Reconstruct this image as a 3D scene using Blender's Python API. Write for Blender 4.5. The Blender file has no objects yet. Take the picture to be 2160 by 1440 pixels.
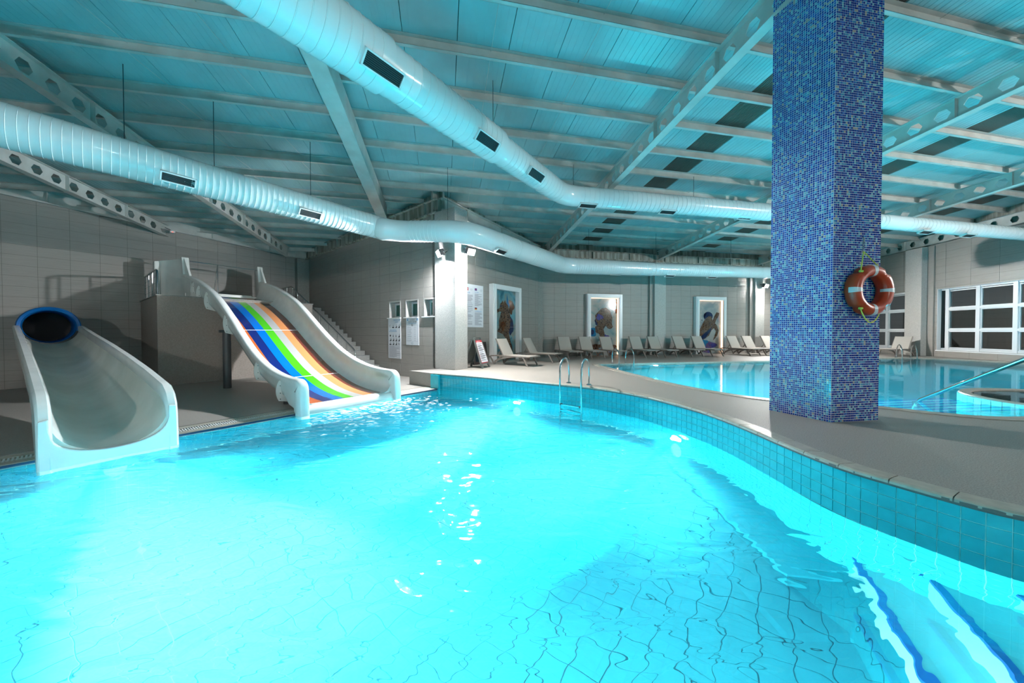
import bpy, bmesh, math, random
from mathutils import Vector, Matrix, noise
from mathutils.geometry import tessellate_polygon
R = random.Random(7)
S = bpy.context.scene
COL = S.collection

# ------------------------------------------------------------ camera, world, exposure
cd = bpy.data.cameras.new('camera'); cam = bpy.data.objects.new('camera', cd); COL.objects.link(cam)
cd.sensor_width = 36.0; cd.lens = 704.0 / 2160 * 36; cd.shift_y = -9.85 / 2160; cd.clip_start = .05
cam.matrix_world = Matrix.Translation((0, 0, 1.25)) @ Matrix.Rotation(math.pi/2 - .0156, 4, 'X') @ Matrix.Rotation(-.0016, 4, 'Z')
S.camera = cam
w = bpy.data.worlds.new('night'); S.world = w; w.use_nodes = True
w.node_tree.nodes['Background'].inputs[0].default_value = (.35, .38, .45, 1)
w.node_tree.nodes['Background'].inputs[1].default_value = .16
S.view_settings.view_transform = 'Standard'; S.view_settings.look = 'None'
S.view_settings.exposure = 0.0; S.view_settings.gamma = 1.0; S.view_settings.use_curve_mapping = False
S.cycles.max_bounces = 10; S.cycles.transparent_max_bounces = 10; S.cycles.sample_clamp_indirect = 6.0
POOL_LIGHT = 2.5; FLOOD = 14.5

# ------------------------------------------------------------ frames of reference
A_ = math.radians(36.757); U = (math.sin(A_), math.cos(A_)); V = (math.cos(A_), -math.sin(A_))
B_ = math.radians(78.334); P = (math.sin(B_), math.cos(B_)); Q = (-math.cos(B_), math.sin(B_))
E0 = (20.6, 15.9); EA = math.radians(9); ED = (math.sin(EA), math.cos(EA)); EN = (-ED[1], ED[0])   # EN points into the hall
def uv(u, v, z=0): return Vector((u*U[0]+v*V[0], u*U[1]+v*V[1], z))
def pq(p, q, z=0): return Vector((p*P[0]+q*Q[0], p*P[1]+q*Q[1], z))
def es(s, o, z=0): return Vector((E0[0]+s*ED[0]+o*EN[0], E0[1]+s*ED[1]+o*EN[1], z))
def zb(q): return 5.1 + .0885*(16-q)          # underside of the beams; the roof falls away from the camera
VA, UB, VC, QD = -19.2, 7.65, -8.85, 16.15
WATER, LOW = -.46, -.43

# ------------------------------------------------------------ materials
def mat(name, col, rough=.5, metal=0., bump=0., bscale=60., var=0., vscale=3., spec=.5, coat=0., stretch=None, col2=None):
    m = bpy.data.materials.new(name); m.use_nodes = True; nt = m.node_tree; b = nt.nodes['Principled BSDF']
    b.inputs['Base Color'].default_value = (*col, 1); b.inputs['Roughness'].default_value = rough
    b.inputs['Metallic'].default_value = metal; b.inputs['Specular IOR Level'].default_value = spec
    if coat: b.inputs['Coat Weight'].default_value = coat; b.inputs['Coat Roughness'].default_value = .08
    if bump or var:
        g = nt.nodes.new('ShaderNodeNewGeometry'); vec = g.outputs['Position']
        if stretch:
            mp = nt.nodes.new('ShaderNodeMapping'); mp.inputs['Scale'].default_value = stretch
            nt.links.new(vec, mp.inputs[0]); vec = mp.outputs[0]
    if var:
        n = nt.nodes.new('ShaderNodeTexNoise'); n.inputs['Scale'].default_value = vscale; n.inputs['Detail'].default_value = 4
        nt.links.new(vec, n.inputs['Vector'])
        r = nt.nodes.new('ShaderNodeValToRGB'); c2 = col2 or tuple(c*(1-var) for c in col)
        r.color_ramp.elements[0].position = .35; r.color_ramp.elements[0].color = (*c2, 1)
        r.color_ramp.elements[1].position = .65; r.color_ramp.elements[1].color = (*col, 1)
        nt.links.new(n.outputs[0], r.inputs[0]); nt.links.new(r.outputs[0], b.inputs['Base Color'])
    if bump:
        n = nt.nodes.new('ShaderNodeTexNoise'); n.inputs['Scale'].default_value = bscale; n.inputs['Detail'].default_value = 3
        nt.links.new(vec, n.inputs['Vector'])
        bp = nt.nodes.new('ShaderNodeBump'); bp.inputs['Strength'].default_value = bump; bp.inputs['Distance'].default_value = .01
        nt.links.new(n.outputs[0], bp.inputs['Height']); nt.links.new(bp.outputs[0], b.inputs['Normal'])
    return m
def emit(name, col, s):
    m = bpy.data.materials.new(name); m.use_nodes = True; b = m.node_tree.nodes['Principled BSDF']
    b.inputs['Base Color'].default_value = (0, 0, 0, 1); b.inputs['Emission Color'].default_value = (*col, 1)
    b.inputs['Emission Strength'].default_value = s; return m
M = {}
M['walltile'] = mat('grey_wall_tile', (.30, .28, .26), .45, bump=.25, bscale=1, var=.13, vscale=1, stretch=(2.2, 2.2, 95))
M['grout'] = mat('dark_grout', (.12, .115, .11), .9)
M['granite'] = mat('flamed_granite', (.55, .53, .50), .7, bump=.5, bscale=90, var=.45, vscale=75)
M['granite_dark'] = mat('dull_granite', (.33, .33, .31), .7, bump=.5, bscale=90, var=.45, vscale=60)
M['deck'] = mat('pebble_deck', (.34, .315, .285), .38, bump=.8, bscale=120, var=.45, vscale=95, spec=.6)
M['coping'] = mat('smooth_coping', (.36, .34, .29), .35, bump=.1, bscale=60, var=.2, vscale=12)
M['render'] = mat('rough_render', (.33, .285, .255), .85, bump=.8, bscale=45, var=.15, vscale=25)
M['steel_white'] = mat('painted_steel', (.56, .56, .53), .45, var=.12, vscale=2.5, col2=(.46, .45, .42))
M['girder'] = mat('stained_girder', (.40, .40, .36), .6, var=.6, vscale=1.0, stretch=(7, 7, .8), col2=(.16, .15, .12))
M['roofpanel'] = mat('roof_panel', (.30, .50, .52), .34, var=.18, vscale=1, stretch=(1, 1, 1))  # white panels; the cyan of the pool light is mixed into their colour
M['skylight'] = mat('dirty_rooflight', (.12, .095, .08), .5)
M['duct'] = mat('white_duct', (.74, .75, .74), .22, coat=.3)
M['dark'] = mat('dark_void', (.015, .016, .018), .6)
M['grp'] = mat('white_glassfibre', (.80, .81, .78), .22, coat=.5, var=.08, vscale=3)
M['grp_worn'] = mat('worn_white_glassfibre', (.78, .78, .72), .3, coat=.3, var=.2, vscale=1.4, col2=(.62, .63, .56))
M['steel'] = mat('brushed_steel', (.55, .56, .57), .16, metal=1.)
M['post'] = mat('grey_steel_post', (.06, .065, .07), .4, metal=.3)
M['pooltile'] = mat('turquoise_tile', (.02, .42, .50), .12, var=.12, vscale=9)
M['poolgrout'] = mat('turquoise_grout', (.30, .78, .78), .7)
M['floortile'] = mat('turquoise_floor_tile', (.008, .265, .36), .8, var=.08, vscale=5, spec=.1)
M['floorgrout'] = mat('blue_floor_grout', (.0075, .25, .342), .8)
M['steptile'] = mat('pale_step_tile', (.16, .58, .64), .5)
M['nosing'] = mat('navy_nosing', (.005, .06, .42), .3)
M['white'] = mat('white_gloss_frame', (.74, .75, .76), .3)
M['winframe'] = mat('white_window_frame', (.70, .72, .74), .35)
M['plastic'] = mat('taupe_resin', (.17, .15, .135), .5)
M['sling'] = mat('taupe_sling_fabric', (.38, .35, .315), .75, bump=.3, bscale=400)
M['orange'] = mat('orange_buoy', (.42, .035, .008), .32)
M['reflect'] = mat('reflective_tape', (.55, .58, .6), .3)
M['rope'] = mat('yellow_rope', (.52, .60, .10), .8)
M['ring'] = mat('blue_flume', (.0, .09, .30), .3)
M['paper'] = mat('white_signboard', (.70, .72, .76), .35)
M['ink'] = mat('black_print', (.02, .02, .03), .6)
M['greyink'] = mat('grey_print', (.30, .30, .36), .7)
M['blueink'] = mat('blue_print', (.03, .25, .52), .6)
M['red'] = mat('red_print', (.5, .02, .03), .5)
M['gold'] = mat('gold_print', (.75, .5, .05), .5)
M['signframe'] = mat('grey_aframe_plastic', (.10, .11, .105), .5)
M['grate'] = mat('white_gutter_grate', (.55, .57, .56), .5)
M['lens'] = emit('flood_lens', (.93, .96, 1.0), 520*FLOOD)
M['lens2'] = emit('flood_lens_soft', (1.0, .97, .93), 420*FLOOD)
M['led'] = emit('warm_led', (1.0, .60, .38), 3)
M['pled'] = emit('pool_lamp_lens', (.9, .98, 1.0), 60)
for n, c in dict(lane_orange=(.60, .12, .02), lane_navy=(.004, .015, .16), lane_blue=(.0, .16, .60), lane_green=(.07, .50, .01), lane_grey=(.43, .42, .41), lane_peach=(.68, .27, .10), lane_brown=(.16, .028, .016)).items():
    M[n] = mat(n, c, .12, coat=.5)
def mosaic_mat():
    m = bpy.data.materials.new('glass_mosaic'); m.use_nodes = True; nt = m.node_tree; b = nt.nodes['Principled BSDF']
    g = nt.nodes.new('ShaderNodeNewGeometry'); r = nt.nodes.new('ShaderNodeValToRGB'); r.color_ramp.interpolation = 'CONSTANT'
    e = r.color_ramp.elements; e[0].color = (.006, .026, .22, 1); e[1].position = .45; e[1].color = (.008, .05, .30, 1)
    for p_, c in ((.58, (.02, .10, .42)), (.68, (.05, .25, .45)), (.80, (.03, .16, .38)), (.88, (.16, .42, .52)), (.955, (.30, .30, .27))):
        x = e.new(p_); x.color = (*c, 1)
    nt.links.new(g.outputs['Random Per Island'], r.inputs[0]); nt.links.new(r.outputs[0], b.inputs['Base Color'])
    b.inputs['Roughness'].default_value = .12
    return m
M['mosaic'] = mosaic_mat(); M['mgrout'] = mat('pale_grout', (.66, .66, .68), .8)
def water_mat(name, bump, clear):
    m = bpy.data.materials.new(name); m.use_nodes = True; nt = m.node_tree; nt.nodes.remove(nt.nodes['Principled BSDF'])
    out = nt.nodes['Material Output']; L = nt.links
    rf = nt.nodes.new('ShaderNodeBsdfRefraction'); rf.inputs['IOR'].default_value = 1.33; rf.inputs['Roughness'].default_value = .0; rf.inputs['Color'].default_value = (.7, .96, 1, 1)
    go = nt.nodes.new('ShaderNodeBsdfGlossy'); go.inputs['Roughness'].default_value = .03
    fr = nt.nodes.new('ShaderNodeFresnel'); fr.inputs['IOR'].default_value = 1.33
    tr = nt.nodes.new('ShaderNodeBsdfTransparent'); tr.inputs[0].default_value = (.02, .82, 1, 1)
    mx = nt.nodes.new('ShaderNodeMixShader'); mx.inputs[0].default_value = clear; m2 = nt.nodes.new('ShaderNodeMixShader')
    g = nt.nodes.new('ShaderNodeNewGeometry'); mp = nt.nodes.new('ShaderNodeMapping')
    mp.inputs['Rotation'].default_value = (0, 0, .35); mp.inputs['Scale'].default_value = (1.0, 2.2, 1)
    n = nt.nodes.new('ShaderNodeTexNoise'); n.inputs['Scale'].default_value = 1.5; n.inputs['Detail'].default_value = 1.4; n.inputs['Distortion'].default_value = 1.4
    bp = nt.nodes.new('ShaderNodeBump'); bp.inputs['Strength'].default_value = 1; bp.inputs['Distance'].default_value = bump
    L.new(g.outputs['Position'], mp.inputs[0]); L.new(mp.outputs[0], n.inputs['Vector']); L.new(n.outputs[0], bp.inputs['Height'])
    for x in (rf, go, fr): L.new(bp.outputs[0], x.inputs['Normal'])
    L.new(rf.outputs[0], mx.inputs[1]); L.new(tr.outputs[0], mx.inputs[2]); L.new(fr.outputs[0], m2.inputs[0]); L.new(mx.outputs[0], m2.inputs[1]); L.new(go.outputs[0], m2.inputs[2]); L.new(m2.outputs[0], out.inputs['Surface'])
    return m
M['water'] = water_mat('rippled_water', .03, .17); M['stillwater'] = water_mat('still_water', .0012, .30)
def glass_mat():
    m = bpy.data.materials.new('window_glass'); m.use_nodes = True; nt = m.node_tree; nt.nodes.remove(nt.nodes['Principled BSDF'])
    tr = nt.nodes.new('ShaderNodeBsdfTransparent'); tr.inputs[0].default_value = (.75, .8, .8, 1)
    gs = nt.nodes.new('ShaderNodeBsdfGlossy'); gs.inputs['Roughness'].default_value = .02
    lw_ = nt.nodes.new('ShaderNodeLayerWeight'); lw_.inputs[0].default_value = .35; fr = nt.nodes.new('ShaderNodeMath'); fr.operation = 'MULTIPLY_ADD'; fr.inputs[1].default_value = .6; fr.inputs[2].default_value = .05; nt.links.new(lw_.outputs['Facing'], fr.inputs[0]); mx = nt.nodes.new('ShaderNodeMixShader')
    nt.links.new(fr.outputs[0], mx.inputs[0]); nt.links.new(tr.outputs[0], mx.inputs[1]); nt.links.new(gs.outputs[0], mx.inputs[2])
    nt.links.new(mx.outputs[0], nt.nodes['Material Output'].inputs['Surface']); return m
M['glass'] = glass_mat()
def art_mat(name, cols, scale, seed):
    m = bpy.data.materials.new(name); m.use_nodes = True; nt = m.node_tree; b = nt.nodes['Principled BSDF']; b.inputs['Roughness'].default_value = .08
    g = nt.nodes.new('ShaderNodeNewGeometry'); n = nt.nodes.new('ShaderNodeTexNoise'); n.noise_dimensions = '4D'; n.inputs['W'].default_value = seed
    n.inputs['Scale'].default_value = scale; n.inputs['Detail'].default_value = 6; n.inputs['Distortion'].default_value = 1.6
    r = nt.nodes.new('ShaderNodeValToRGB'); e = r.color_ramp.elements
    cols = [tuple(c*(.3 if name in ('art_brown', 'art_rust') else .6) for c in q) for q in cols]
    e[0].position = .3; e[0].color = (*cols[0], 1); e[1].position = .72; e[1].color = (*cols[-1], 1)
    for i, c in enumerate(cols[1:-1]): x = e.new(.3+.42*(i+1)/(len(cols)-1)); x.color = (*c, 1)
    nt.links.new(g.outputs['Position'], n.inputs['Vector']); nt.links.new(n.outputs[0], r.inputs[0]); nt.links.new(r.outputs[0], b.inputs['Base Color'])
    return m

# ------------------------------------------------------------ mesh helpers
class MB:
    def __init__(s, T=None): s.v = []; s.f = []; s.T = T or (lambda a, b, c: Vector((a, b, c)))
    def add(s, vs, fs, T=None):
        T = T or s.T; n = len(s.v); s.v += [T(*p) for p in vs]; s.f += [tuple(n+i for i in f) for f in fs]; return s
    def box(s, a0, a1, b0, b1, c0, c1, T=None, nobottom=False):
        vs = [(a, b, c) for c in (c0, c1) for b in (b0, b1) for a in (a0, a1)]
        return s.add(vs, [(0, 1, 3, 2), (4, 6, 7, 5), (0, 4, 5, 1), (2, 3, 7, 6), (0, 2, 6, 4), (1, 5, 7, 3)], T)
    def hexa(s, vs, T=None):   # 8 points ordered like box
        return s.add(vs, [(0, 1, 3, 2), (4, 6, 7, 5), (0, 4, 5, 1), (2, 3, 7, 6), (0, 2, 6, 4), (1, 5, 7, 3)], T)
    def prism(s, pts, h0, h1, axis=2, T=None):   # pts 2D polygon, extruded along axis
        n = len(pts)
        def mk(p, h): return (p[0], p[1], h) if axis == 2 else ((p[0], h, p[1]) if axis == 1 else (h, p[0], p[1]))
        vs = [mk(p, h0) for p in pts]+[mk(p, h1) for p in pts]
        fs = [(i, (i+1) % n, n+(i+1) % n, n+i) for i in range(n)]
        tri = tessellate_polygon([[Vector((p[0], p[1], 0)) for p in pts]])
        fs += [tuple(t) for t in tri]+[tuple(n+i for i in t[::-1]) for t in tri]
        return s.add(vs, fs, T)
    def tube(s, path, r, n=10, cap=True, T=None, closed=False):
        T = T or s.T; pts = [T(*p) for p in path]; base = len(s.v); m = len(pts); up = None
        for i, p in enumerate(pts):
            if closed: t = pts[(i+1) % m]-pts[i-1]
            else: t = (pts[min(i+1, m-1)]-pts[max(i-1, 0)])
            t.normalize()
            if up is None:
                up = Vector((0, 0, 1)) if abs(t.z) < .9 else Vector((1, 0, 0))
            x = t.cross(up).normalized(); up = x.cross(t).normalized()
            rr = r[i] if isinstance(r, (list, tuple)) else r
            for k in range(n):
                a = 2*math.pi*k/n; s.v.append(p+rr*(math.cos(a)*x+math.sin(a)*up))
        for i in range(m if closed else m-1):
            j = (i+1) % m
            for k in range(n):
                s.f.append((base+i*n+k, base+i*n+(k+1) % n, base+j*n+(k+1) % n, base+j*n+k))
        if cap and not closed:
            s.f.append(tuple(base+k for k in range(n))[::-1]); s.f.append(tuple(base+(m-1)*n+k for k in range(n)))
        return s
    def sweep(s, stations, closed=True, cap=True, T=None):   # stations: lists of equal-length 3D point lists
        T = T or s.T; base = len(s.v); n = len(stations[0])
        for st in stations: s.v += [T(*p) for p in st]
        for i in range(len(stations)-1):
            for k in range(n if closed else n-1):
                s.f.append((base+i*n+k, base+i*n+(k+1) % n, base+(i+1)*n+(k+1) % n, base+(i+1)*n+k))
        if cap and closed:
            s.f.append(tuple(base+k for k in range(n))[::-1]); s.f.append(tuple(base+(len(stations)-1)*n+k for k in range(n)))
        return s
    def build(s, name, m, parent=None, smooth=False, bevel=0., kind=None, mesh_only=False, angle=.7):
        me = bpy.data.meshes.new(name); me.from_pydata([tuple(v) for v in s.v], [], s.f)
        bm = bmesh.new(); bm.from_mesh(me); bmesh.ops.recalc_face_normals(bm, faces=bm.faces); bm.to_mesh(me); bm.free()
        me.materials.append(m)
        if smooth:
            me.polygons.foreach_set('use_smooth', [True]*len(me.polygons)); me.set_sharp_from_angle(angle=angle)
        me.update()
        if mesh_only: return me
        o = bpy.data.objects.new(name, me); COL.objects.link(o)
        if parent: par(o, parent)
        if bevel:
            b = o.modifiers.new('bevel', 'BEVEL'); b.width = bevel; b.segments = 2; b.limit_method = 'ANGLE'; b.angle_limit = .6
        if kind: o['kind'] = kind
        return o
def wm(o): return (wm(o.parent) @ o.matrix_parent_inverse @ o.matrix_basis) if o.parent else o.matrix_basis.copy()
def par(o, p): o.parent = p; o.matrix_parent_inverse = wm(p).inverted()
def empty(name, loc, label, cat, group=None, rz=0):
    o = bpy.data.objects.new(name, None); COL.objects.link(o); o.location = loc; o.rotation_euler = (0, 0, rz)
    o.empty_display_size = .1; o['label'] = label; o['category'] = cat
    if group: o['group'] = group
    return o
def tag(o, label=None, cat=None, kind=None, group=None):
    if label: o['label'] = label
    if cat: o['category'] = cat
    if kind: o['kind'] = kind
    if group: o['group'] = group
    return o
def link_copy(me, name, T4, parent):
    o = bpy.data.objects.new(name, me); COL.objects.link(o); o.matrix_basis = T4; o.parent = parent; return o
def loc_T(o):   # transform for parts built in local coordinates of an (unrotated-at-build) root: world = root matrix applied
    m = Matrix.Translation(o.location) @ Matrix.Rotation(o.rotation_euler.z, 4, 'Z')
    return lambda a, b, c: m @ Vector((a, b, c))
def catmull(pts, step):
    out = []; n = len(pts)
    for i in range(n-1):
        p0, p1, p2, p3 = pts[max(i-1, 0)], pts[i], pts[i+1], pts[min(i+2, n-1)]
        k = max(2, int(math.dist(p1, p2)/step))
        for j in range(k):
            t = j/k
            out.append(tuple(.5*(2*p1[a]+(p2[a]-p0[a])*t+(2*p0[a]-5*p1[a]+4*p2[a]-p3[a])*t*t+(3*p1[a]-p0[a]-3*p2[a]+p3[a])*t**3) for a in range(len(p1))))
    out.append(tuple(pts[-1])); return out
def interp(tab, x):
    tab = sorted(tab)
    if x <= tab[0][0]: return tab[0][1]
    for (x0, y0), (x1, y1) in zip(tab, tab[1:]):
        if x <= x1: return y0+(y1-y0)*(x-x0)/(x1-x0)
    return tab[-1][1]
def view_size(c, n, area):   # rough size in the picture, 0 when outside the frame
    d = Vector(c)-Vector((0, 0, 1.25))
    if d.y < .3 or abs(d.x/d.y) > 1.62 or abs(d.z/d.y) > 1.12: return 0
    L = d.length; return area*abs(d.dot(n))/L/(L*L)*(L/d.y)**3

# ------------------------------------------------------------ tiled walls
def tiled_wall(name, fr, nrm, ang, a0, a1, z0, zt, holes, tw, th, zphase, aphase, tile_z0=None, stag=0):
    """fr(a, off, z) maps wall coordinates; off > 0 is into the hall."""
    root = MB()
    cuts = sorted({a0, a1} | {h[i] for h in holes for i in (0, 1)})
    for c0, c1 in zip(cuts, cuts[1:]):
        hs = sorted([(h[2], h[3]) for h in holes if h[0] <= c0+1e-6 and h[1] >= c1-1e-6])
        lo = z0; segs = []
        for h0, h1 in hs: segs.append((lo, lo, h0, h0)); lo = h1
        segs.append((lo, lo, zt(c0), zt(c1)))
        for l0, l1, t0, t1 in segs:
            if t0-l0 < .01 and t1-l1 < .01: continue
            vs = [(c0, -.3, l0), (c1, -.3, l1), (c0, -.010, l0), (c1, -.010, l1), (c0, -.3, t0), (c1, -.3, t1), (c0, -.010, t0), (c1, -.010, t1)]
            root.hexa(vs, fr)
    wall = root.build(name, M['grout']); tag(wall, kind='structure')
    g = .0035; full = []; cut = MB(fr)
    i0 = int((a0-aphase)/tw)-1; j0 = int((z0-zphase)/th)-1
    for j in range(j0, int((max(zt(a0), zt(a1))-zphase)/th)+2):
        for i in range(i0, int((a1-aphase)/tw)+2):
            x0 = aphase+i*tw+(stag*tw*(j % 2)); x1 = x0+tw; y0 = zphase+j*th; y1 = y0+th
            X0, X1, Y0, Y1 = max(x0, a0), min(x1, a1), max(y0, tile_z0 or z0), y1
            if X1-X0 < .02 or Y1-Y0 < .02: continue
            T0, T1 = zt(X0), zt(X1)
            if Y0 > min(T0, T1)-.01: continue
            hit = [h for h in holes if h[0] < X1 and h[1] > X0 and h[2] < Y1 and h[3] > Y0]
            if not hit and Y1 <= min(T0, T1) and X1-X0 > tw-.001 and Y1-Y0 > th-.001:
                full.append((x0, y0)); continue
            rects = [(X0, X1, Y0, Y1)]
            for h in hit:
                nr = []
                for (p0, p1, q0, q1) in rects:
                    if h[0] >= p1 or h[1] <= p0 or h[2] >= q1 or h[3] <= q0: nr.append((p0, p1, q0, q1)); continue
                    if h[0] > p0: nr.append((p0, h[0], q0, q1))
                    if h[1] < p1: nr.append((h[1], p1, q0, q1))
                    m0, m1 = max(p0, h[0]), min(p1, h[1])
                    if h[2] > q0: nr.append((m0, m1, q0, h[2]))
                    if h[3] < q1: nr.append((m0, m1, h[3], q1))
                rects = nr
            for (p0, p1, q0, q1) in rects:
                if p1-p0 < .02 or q1-q0 < .02: continue
                u0, u1 = min(q1, zt(p0)), min(q1, zt(p1))
                if min(u0, u1)-q0 < .02: continue
                cut.hexa([(p0+g, -.012, q0+g), (p1-g, -.012, q0+g), (p0+g, 0, q0+g), (p1-g, 0, q0+g), (p0+g, -.012, u0-g), (p1-g, -.012, u1-g), (p0+g, 0, u0-g), (p1-g, 0, u1-g)])
    ax, ay = fr(1, 0, 0)-fr(0, 0, 0), fr(0, 1, 0)-fr(0, 0, 0)
    b0, b1 = (-.012, 0) if ax.x*ay.y-ax.y*ay.x > 0 else (0, .012)
    me = MB().box(g, tw-g, b0, b1, g, th-g).build('tile', M['walltile'], mesh_only=True)
    rank = sorted(full, key=lambda t: -view_size(fr(t[0]+tw/2, 0, t[1]+th/2), nrm, tw*th))
    k = 0
    for t in rank[:300]:
        if view_size(fr(t[0]+tw/2, 0, t[1]+th/2), nrm, tw*th) <= 0: break
        link_copy(me, 'tile', Matrix.Translation(fr(t[0], 0, t[1])) @ Matrix.Rotation(ang, 4, 'Z'), wall); k += 1
    for t in rank[k:]:
        cut.box(t[0]+g, t[0]+tw-g, -.012, 0, t[1]+g, t[1]+th-g)
    if cut.v: cut.build('cut_tiles', M['walltile'], wall, kind='stuff')
    return wall
def N3(x, y): return Vector((x, y, 0))
# wall_left: behind the slides (plane v = VA, faces +V). local a = u
frA = lambda a, o, z: uv(a, VA+o, z)
zA = lambda a: interp([(-1.22, 5.60), (7.65, 5.02)], a) if a > -1.22 else 5.60+(-1.22-a)*.065
tiled_wall('wall_left', frA, N3(*V), math.atan2(U[1], U[0]), -12, UB+.1, LOW-.2, zA, [], .655, .338, .03, -1.17)
# wall_stairs: between the slide hall and the sunbeds, with three little windows (plane u = UB, faces -U). local a = v
frB = lambda a, o, z: uv(UB-o, a, z)
holesB = [(-11.72, -11.02, 1.79, 2.40), (-10.66, -9.96, 1.79, 2.40), (-9.60, -8.93, 1.79, 2.40)]
zB = lambda a: interp([(-19.2, 5.02), (-8.2, 5.30)], a)
tiled_wall('wall_stairs', frB, N3(-U[0], -U[1]), math.atan2(V[1], V[0]), -19.3, VC, LOW-.2, zB, holesB, .69, .345, .06, -19.3)
# wall_centre: behind the two nearer sunbeds (plane v = VC, faces +V). local a = u
frC = lambda a, o, z: uv(a, VC+o, z)
zC = lambda a: interp([(8.0, 5.42), (13.9, 5.02)], a)
tiled_wall('wall_centre', frC, N3(*V), math.atan2(U[1], U[0]), UB, 14.0, 0, zC, [], .61, .3175, 0, 7.66)
# wall_back (plane q = QD, faces -Q). local a = p
frD = lambda a, o, z: pq(a, QD-o, z)
tiled_wall('wall_back', frD, N3(-Q[0], -Q[1]), math.atan2(P[1], P[0]), 4.3, 25.5, 0, lambda a: 4.97, [], .61, .3175, 0, 4.3)
# wall_right with the big windows (faces EN). local a = s
frE = lambda a, o, z: es(a, o, z)
WE1 = (-9.3, .33, .33, 3.27); WE2 = (1.70, 4.35, .30, 3.30)
tiled_wall('wall_right', frE, N3(*EN), math.atan2(ED[1], ED[0]), -24, 5.2, 0, lambda a: 5.47, [WE1, WE2], 1.0, .335, 0, -24)
# the side of the hall behind the camera
MB().box(-26, 24, -9.3, -9, -3, 8).build('wall_front', M['walltile'], kind='structure')
MB(lambda a, b, c: uv(a, b, c)).box(-12.3, -12, -19.5, 6, -3, 8).build('wall_far_left', M['walltile'], kind='structure')

# windows in wall_right
def big_window(name, a0, a1, z0, z1, xs, zs, reveal):
    f = MB(frE); t = .10
    f.box(a0, a1, -reveal-.08, -reveal, z0, z0+.10).box(a0, a1, -reveal-.08, -reveal, z1-.08, z1)
    for x in xs: f.box(x-.075, x+.075, -reveal-.10, -reveal+.02, z0, z1)
    for x0, x1 in zip(xs, xs[1:]):
        for z in zs: f.box(x0+.07, x1-.07, -reveal-.09, -reveal+.015, z-.055, z+.055)
    o = f.build(name, M['winframe'], bevel=.008, kind='structure')
    s = MB(frE).box(a0-.03, a1+.03, -reveal, .035, z0-.05, z0).build('sill', M['white'], o, bevel=.006)
    rv = MB(frE); rv.box(a1-.012, a1, -reveal, .004, z0, z1); rv.box(a0, a0+.012, -reveal, .004, z0, z1); rv.box(a0, a1, -reveal, .004, z1-.012, z1)
    rv.build('reveal', M['white'], o)
    zz = [z0+.06]+list(zs)+[z1-.06]
    for x0, x1 in zip(xs, xs[1:]):
        for q0, q1 in zip(zz, zz[1:]):
            b = MB(frE)
            for (c0, c1, d0, d1) in ((x0+.075, x1-.075, q0+.045, q0+.09), (x0+.075, x1-.075, q1-.09, q1-.045), (x0+.075, x0+.115, q0+.045, q1-.045), (x1-.115, x1-.075, q0+.045, q1-.045)):
                b.box(c0, c1, -reveal-.075, -reveal-.02, d0, d1)
            sh = b.build('sash', M['winframe'], o)
            MB(frE).box(x0+.11, x1-.11, -reveal-.052, -reveal-.046, q0+.08, q1-.08).build('pane', M['glass'], sh)
    return o
xs = [.06, -1.14, -2.39, -3.64, -4.89, -6.14, -7.39, -9.25]
big_window('window_1', *WE1, xs, [1.29, 2.29], .16)
big_window('window_2', *WE2, [1.76, 2.95, 4.29], [1.28, 2.33], .06)
MB(frE).box(-24, 5.5, -3.2, -3.0, -1, 2.35).build('wall_outside', M['dark'], kind='structure')

# the three little windows in wall_stairs
for k, (h, c) in enumerate(zip(holesB, (4, 5, 6))):
    f = MB(frB); v0, v1, z0, z1 = h; d = .24
    f.box(v0, v1, -d-.06, -d, z0, z0+.075).box(v0, v1, -d-.06, -d, z1-.10, z1-.02).box(v0, v0+.07, -d-.06, -d, z0+.07, z1-.09).box(v1-.07, v1, -d-.06, -d, z0+.07, z1-.09)
    o = f.build('window_%d' % (k+3), M['winframe'], bevel=.008, kind='structure')
    r = MB(frB)
    r.box(v0-.03, v0+.012, -d-.06, .012, z0, z1+.03).box(v1-.012, v1+.03, -d-.06, .012, z0, z1+.03).box(v0-.03, v1+.03, -d-.06, .012, z1-.012, z1+.03)
    r.build('reveal', M['granite'], o)
    MB(frB).box(v0-.10, v1+.05, -d-.05, .06, z0-.035, z0).build('sill', M['white'], o, bevel=.005)
    MB(frB).box(v0+.06, v1-.06, -d-.035, -d-.025, z0+.06, z1-.09).build('pane', mat('frosted_green_glass_%d' % k, (.035, .10, .085), .25), o)
    MB(frB).box(v0, v1, -d-.3, -d-.12, z0, z1).build('backing', M['dark'], o)

# ------------------------------------------------------------ pillars
def pillar(name, fr, a0, a1, o0, o1, z1, m, label, split=None):
    o = MB(fr).box(a0, a1, o0, o1, -.5 if name == 'granite_pillar_x' else 0, z1).build(name, m, bevel=.01)
    tag(o, label, 'pillar', 'structure'); return o
pillar('granite_pillar', lambda a, o, z: uv(a, o, z), 7.575, 8.15, VC-.1, -7.96, 5.30, M['granite'], 'pale granite pillar at the inner corner with two flood lights on it')
pillar('granite_pillar', frD, 4.05, 4.85, -.1, .22, 4.93, M['granite_dark'], 'dark speckled granite pillar in the corner right of the seahorse picture')
pillar('granite_pillar', frD, 11.05, 11.72, -.1, .25, 4.93, M['granite'], 'speckled granite pillar between the two lit pictures')
pillar('granite_pillar', frD, 17.5, 18.12, -.1, .25, 4.93, M['granite'], 'bright granite pillar under the flood light on the back wall')
MB(frD).box(10.85, 11.05, -.1, .12, 0, 4.93).box(17.27, 17.5, -.1, .12, 0, 4.93).build('trim_pillars', M['walltile'], kind='structure')
pillar('granite_pillar', frE, .74, 1.56, -.1, .30, 5.42, M['granite'], 'pale pebbled pillar between the two white windows')
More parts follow.
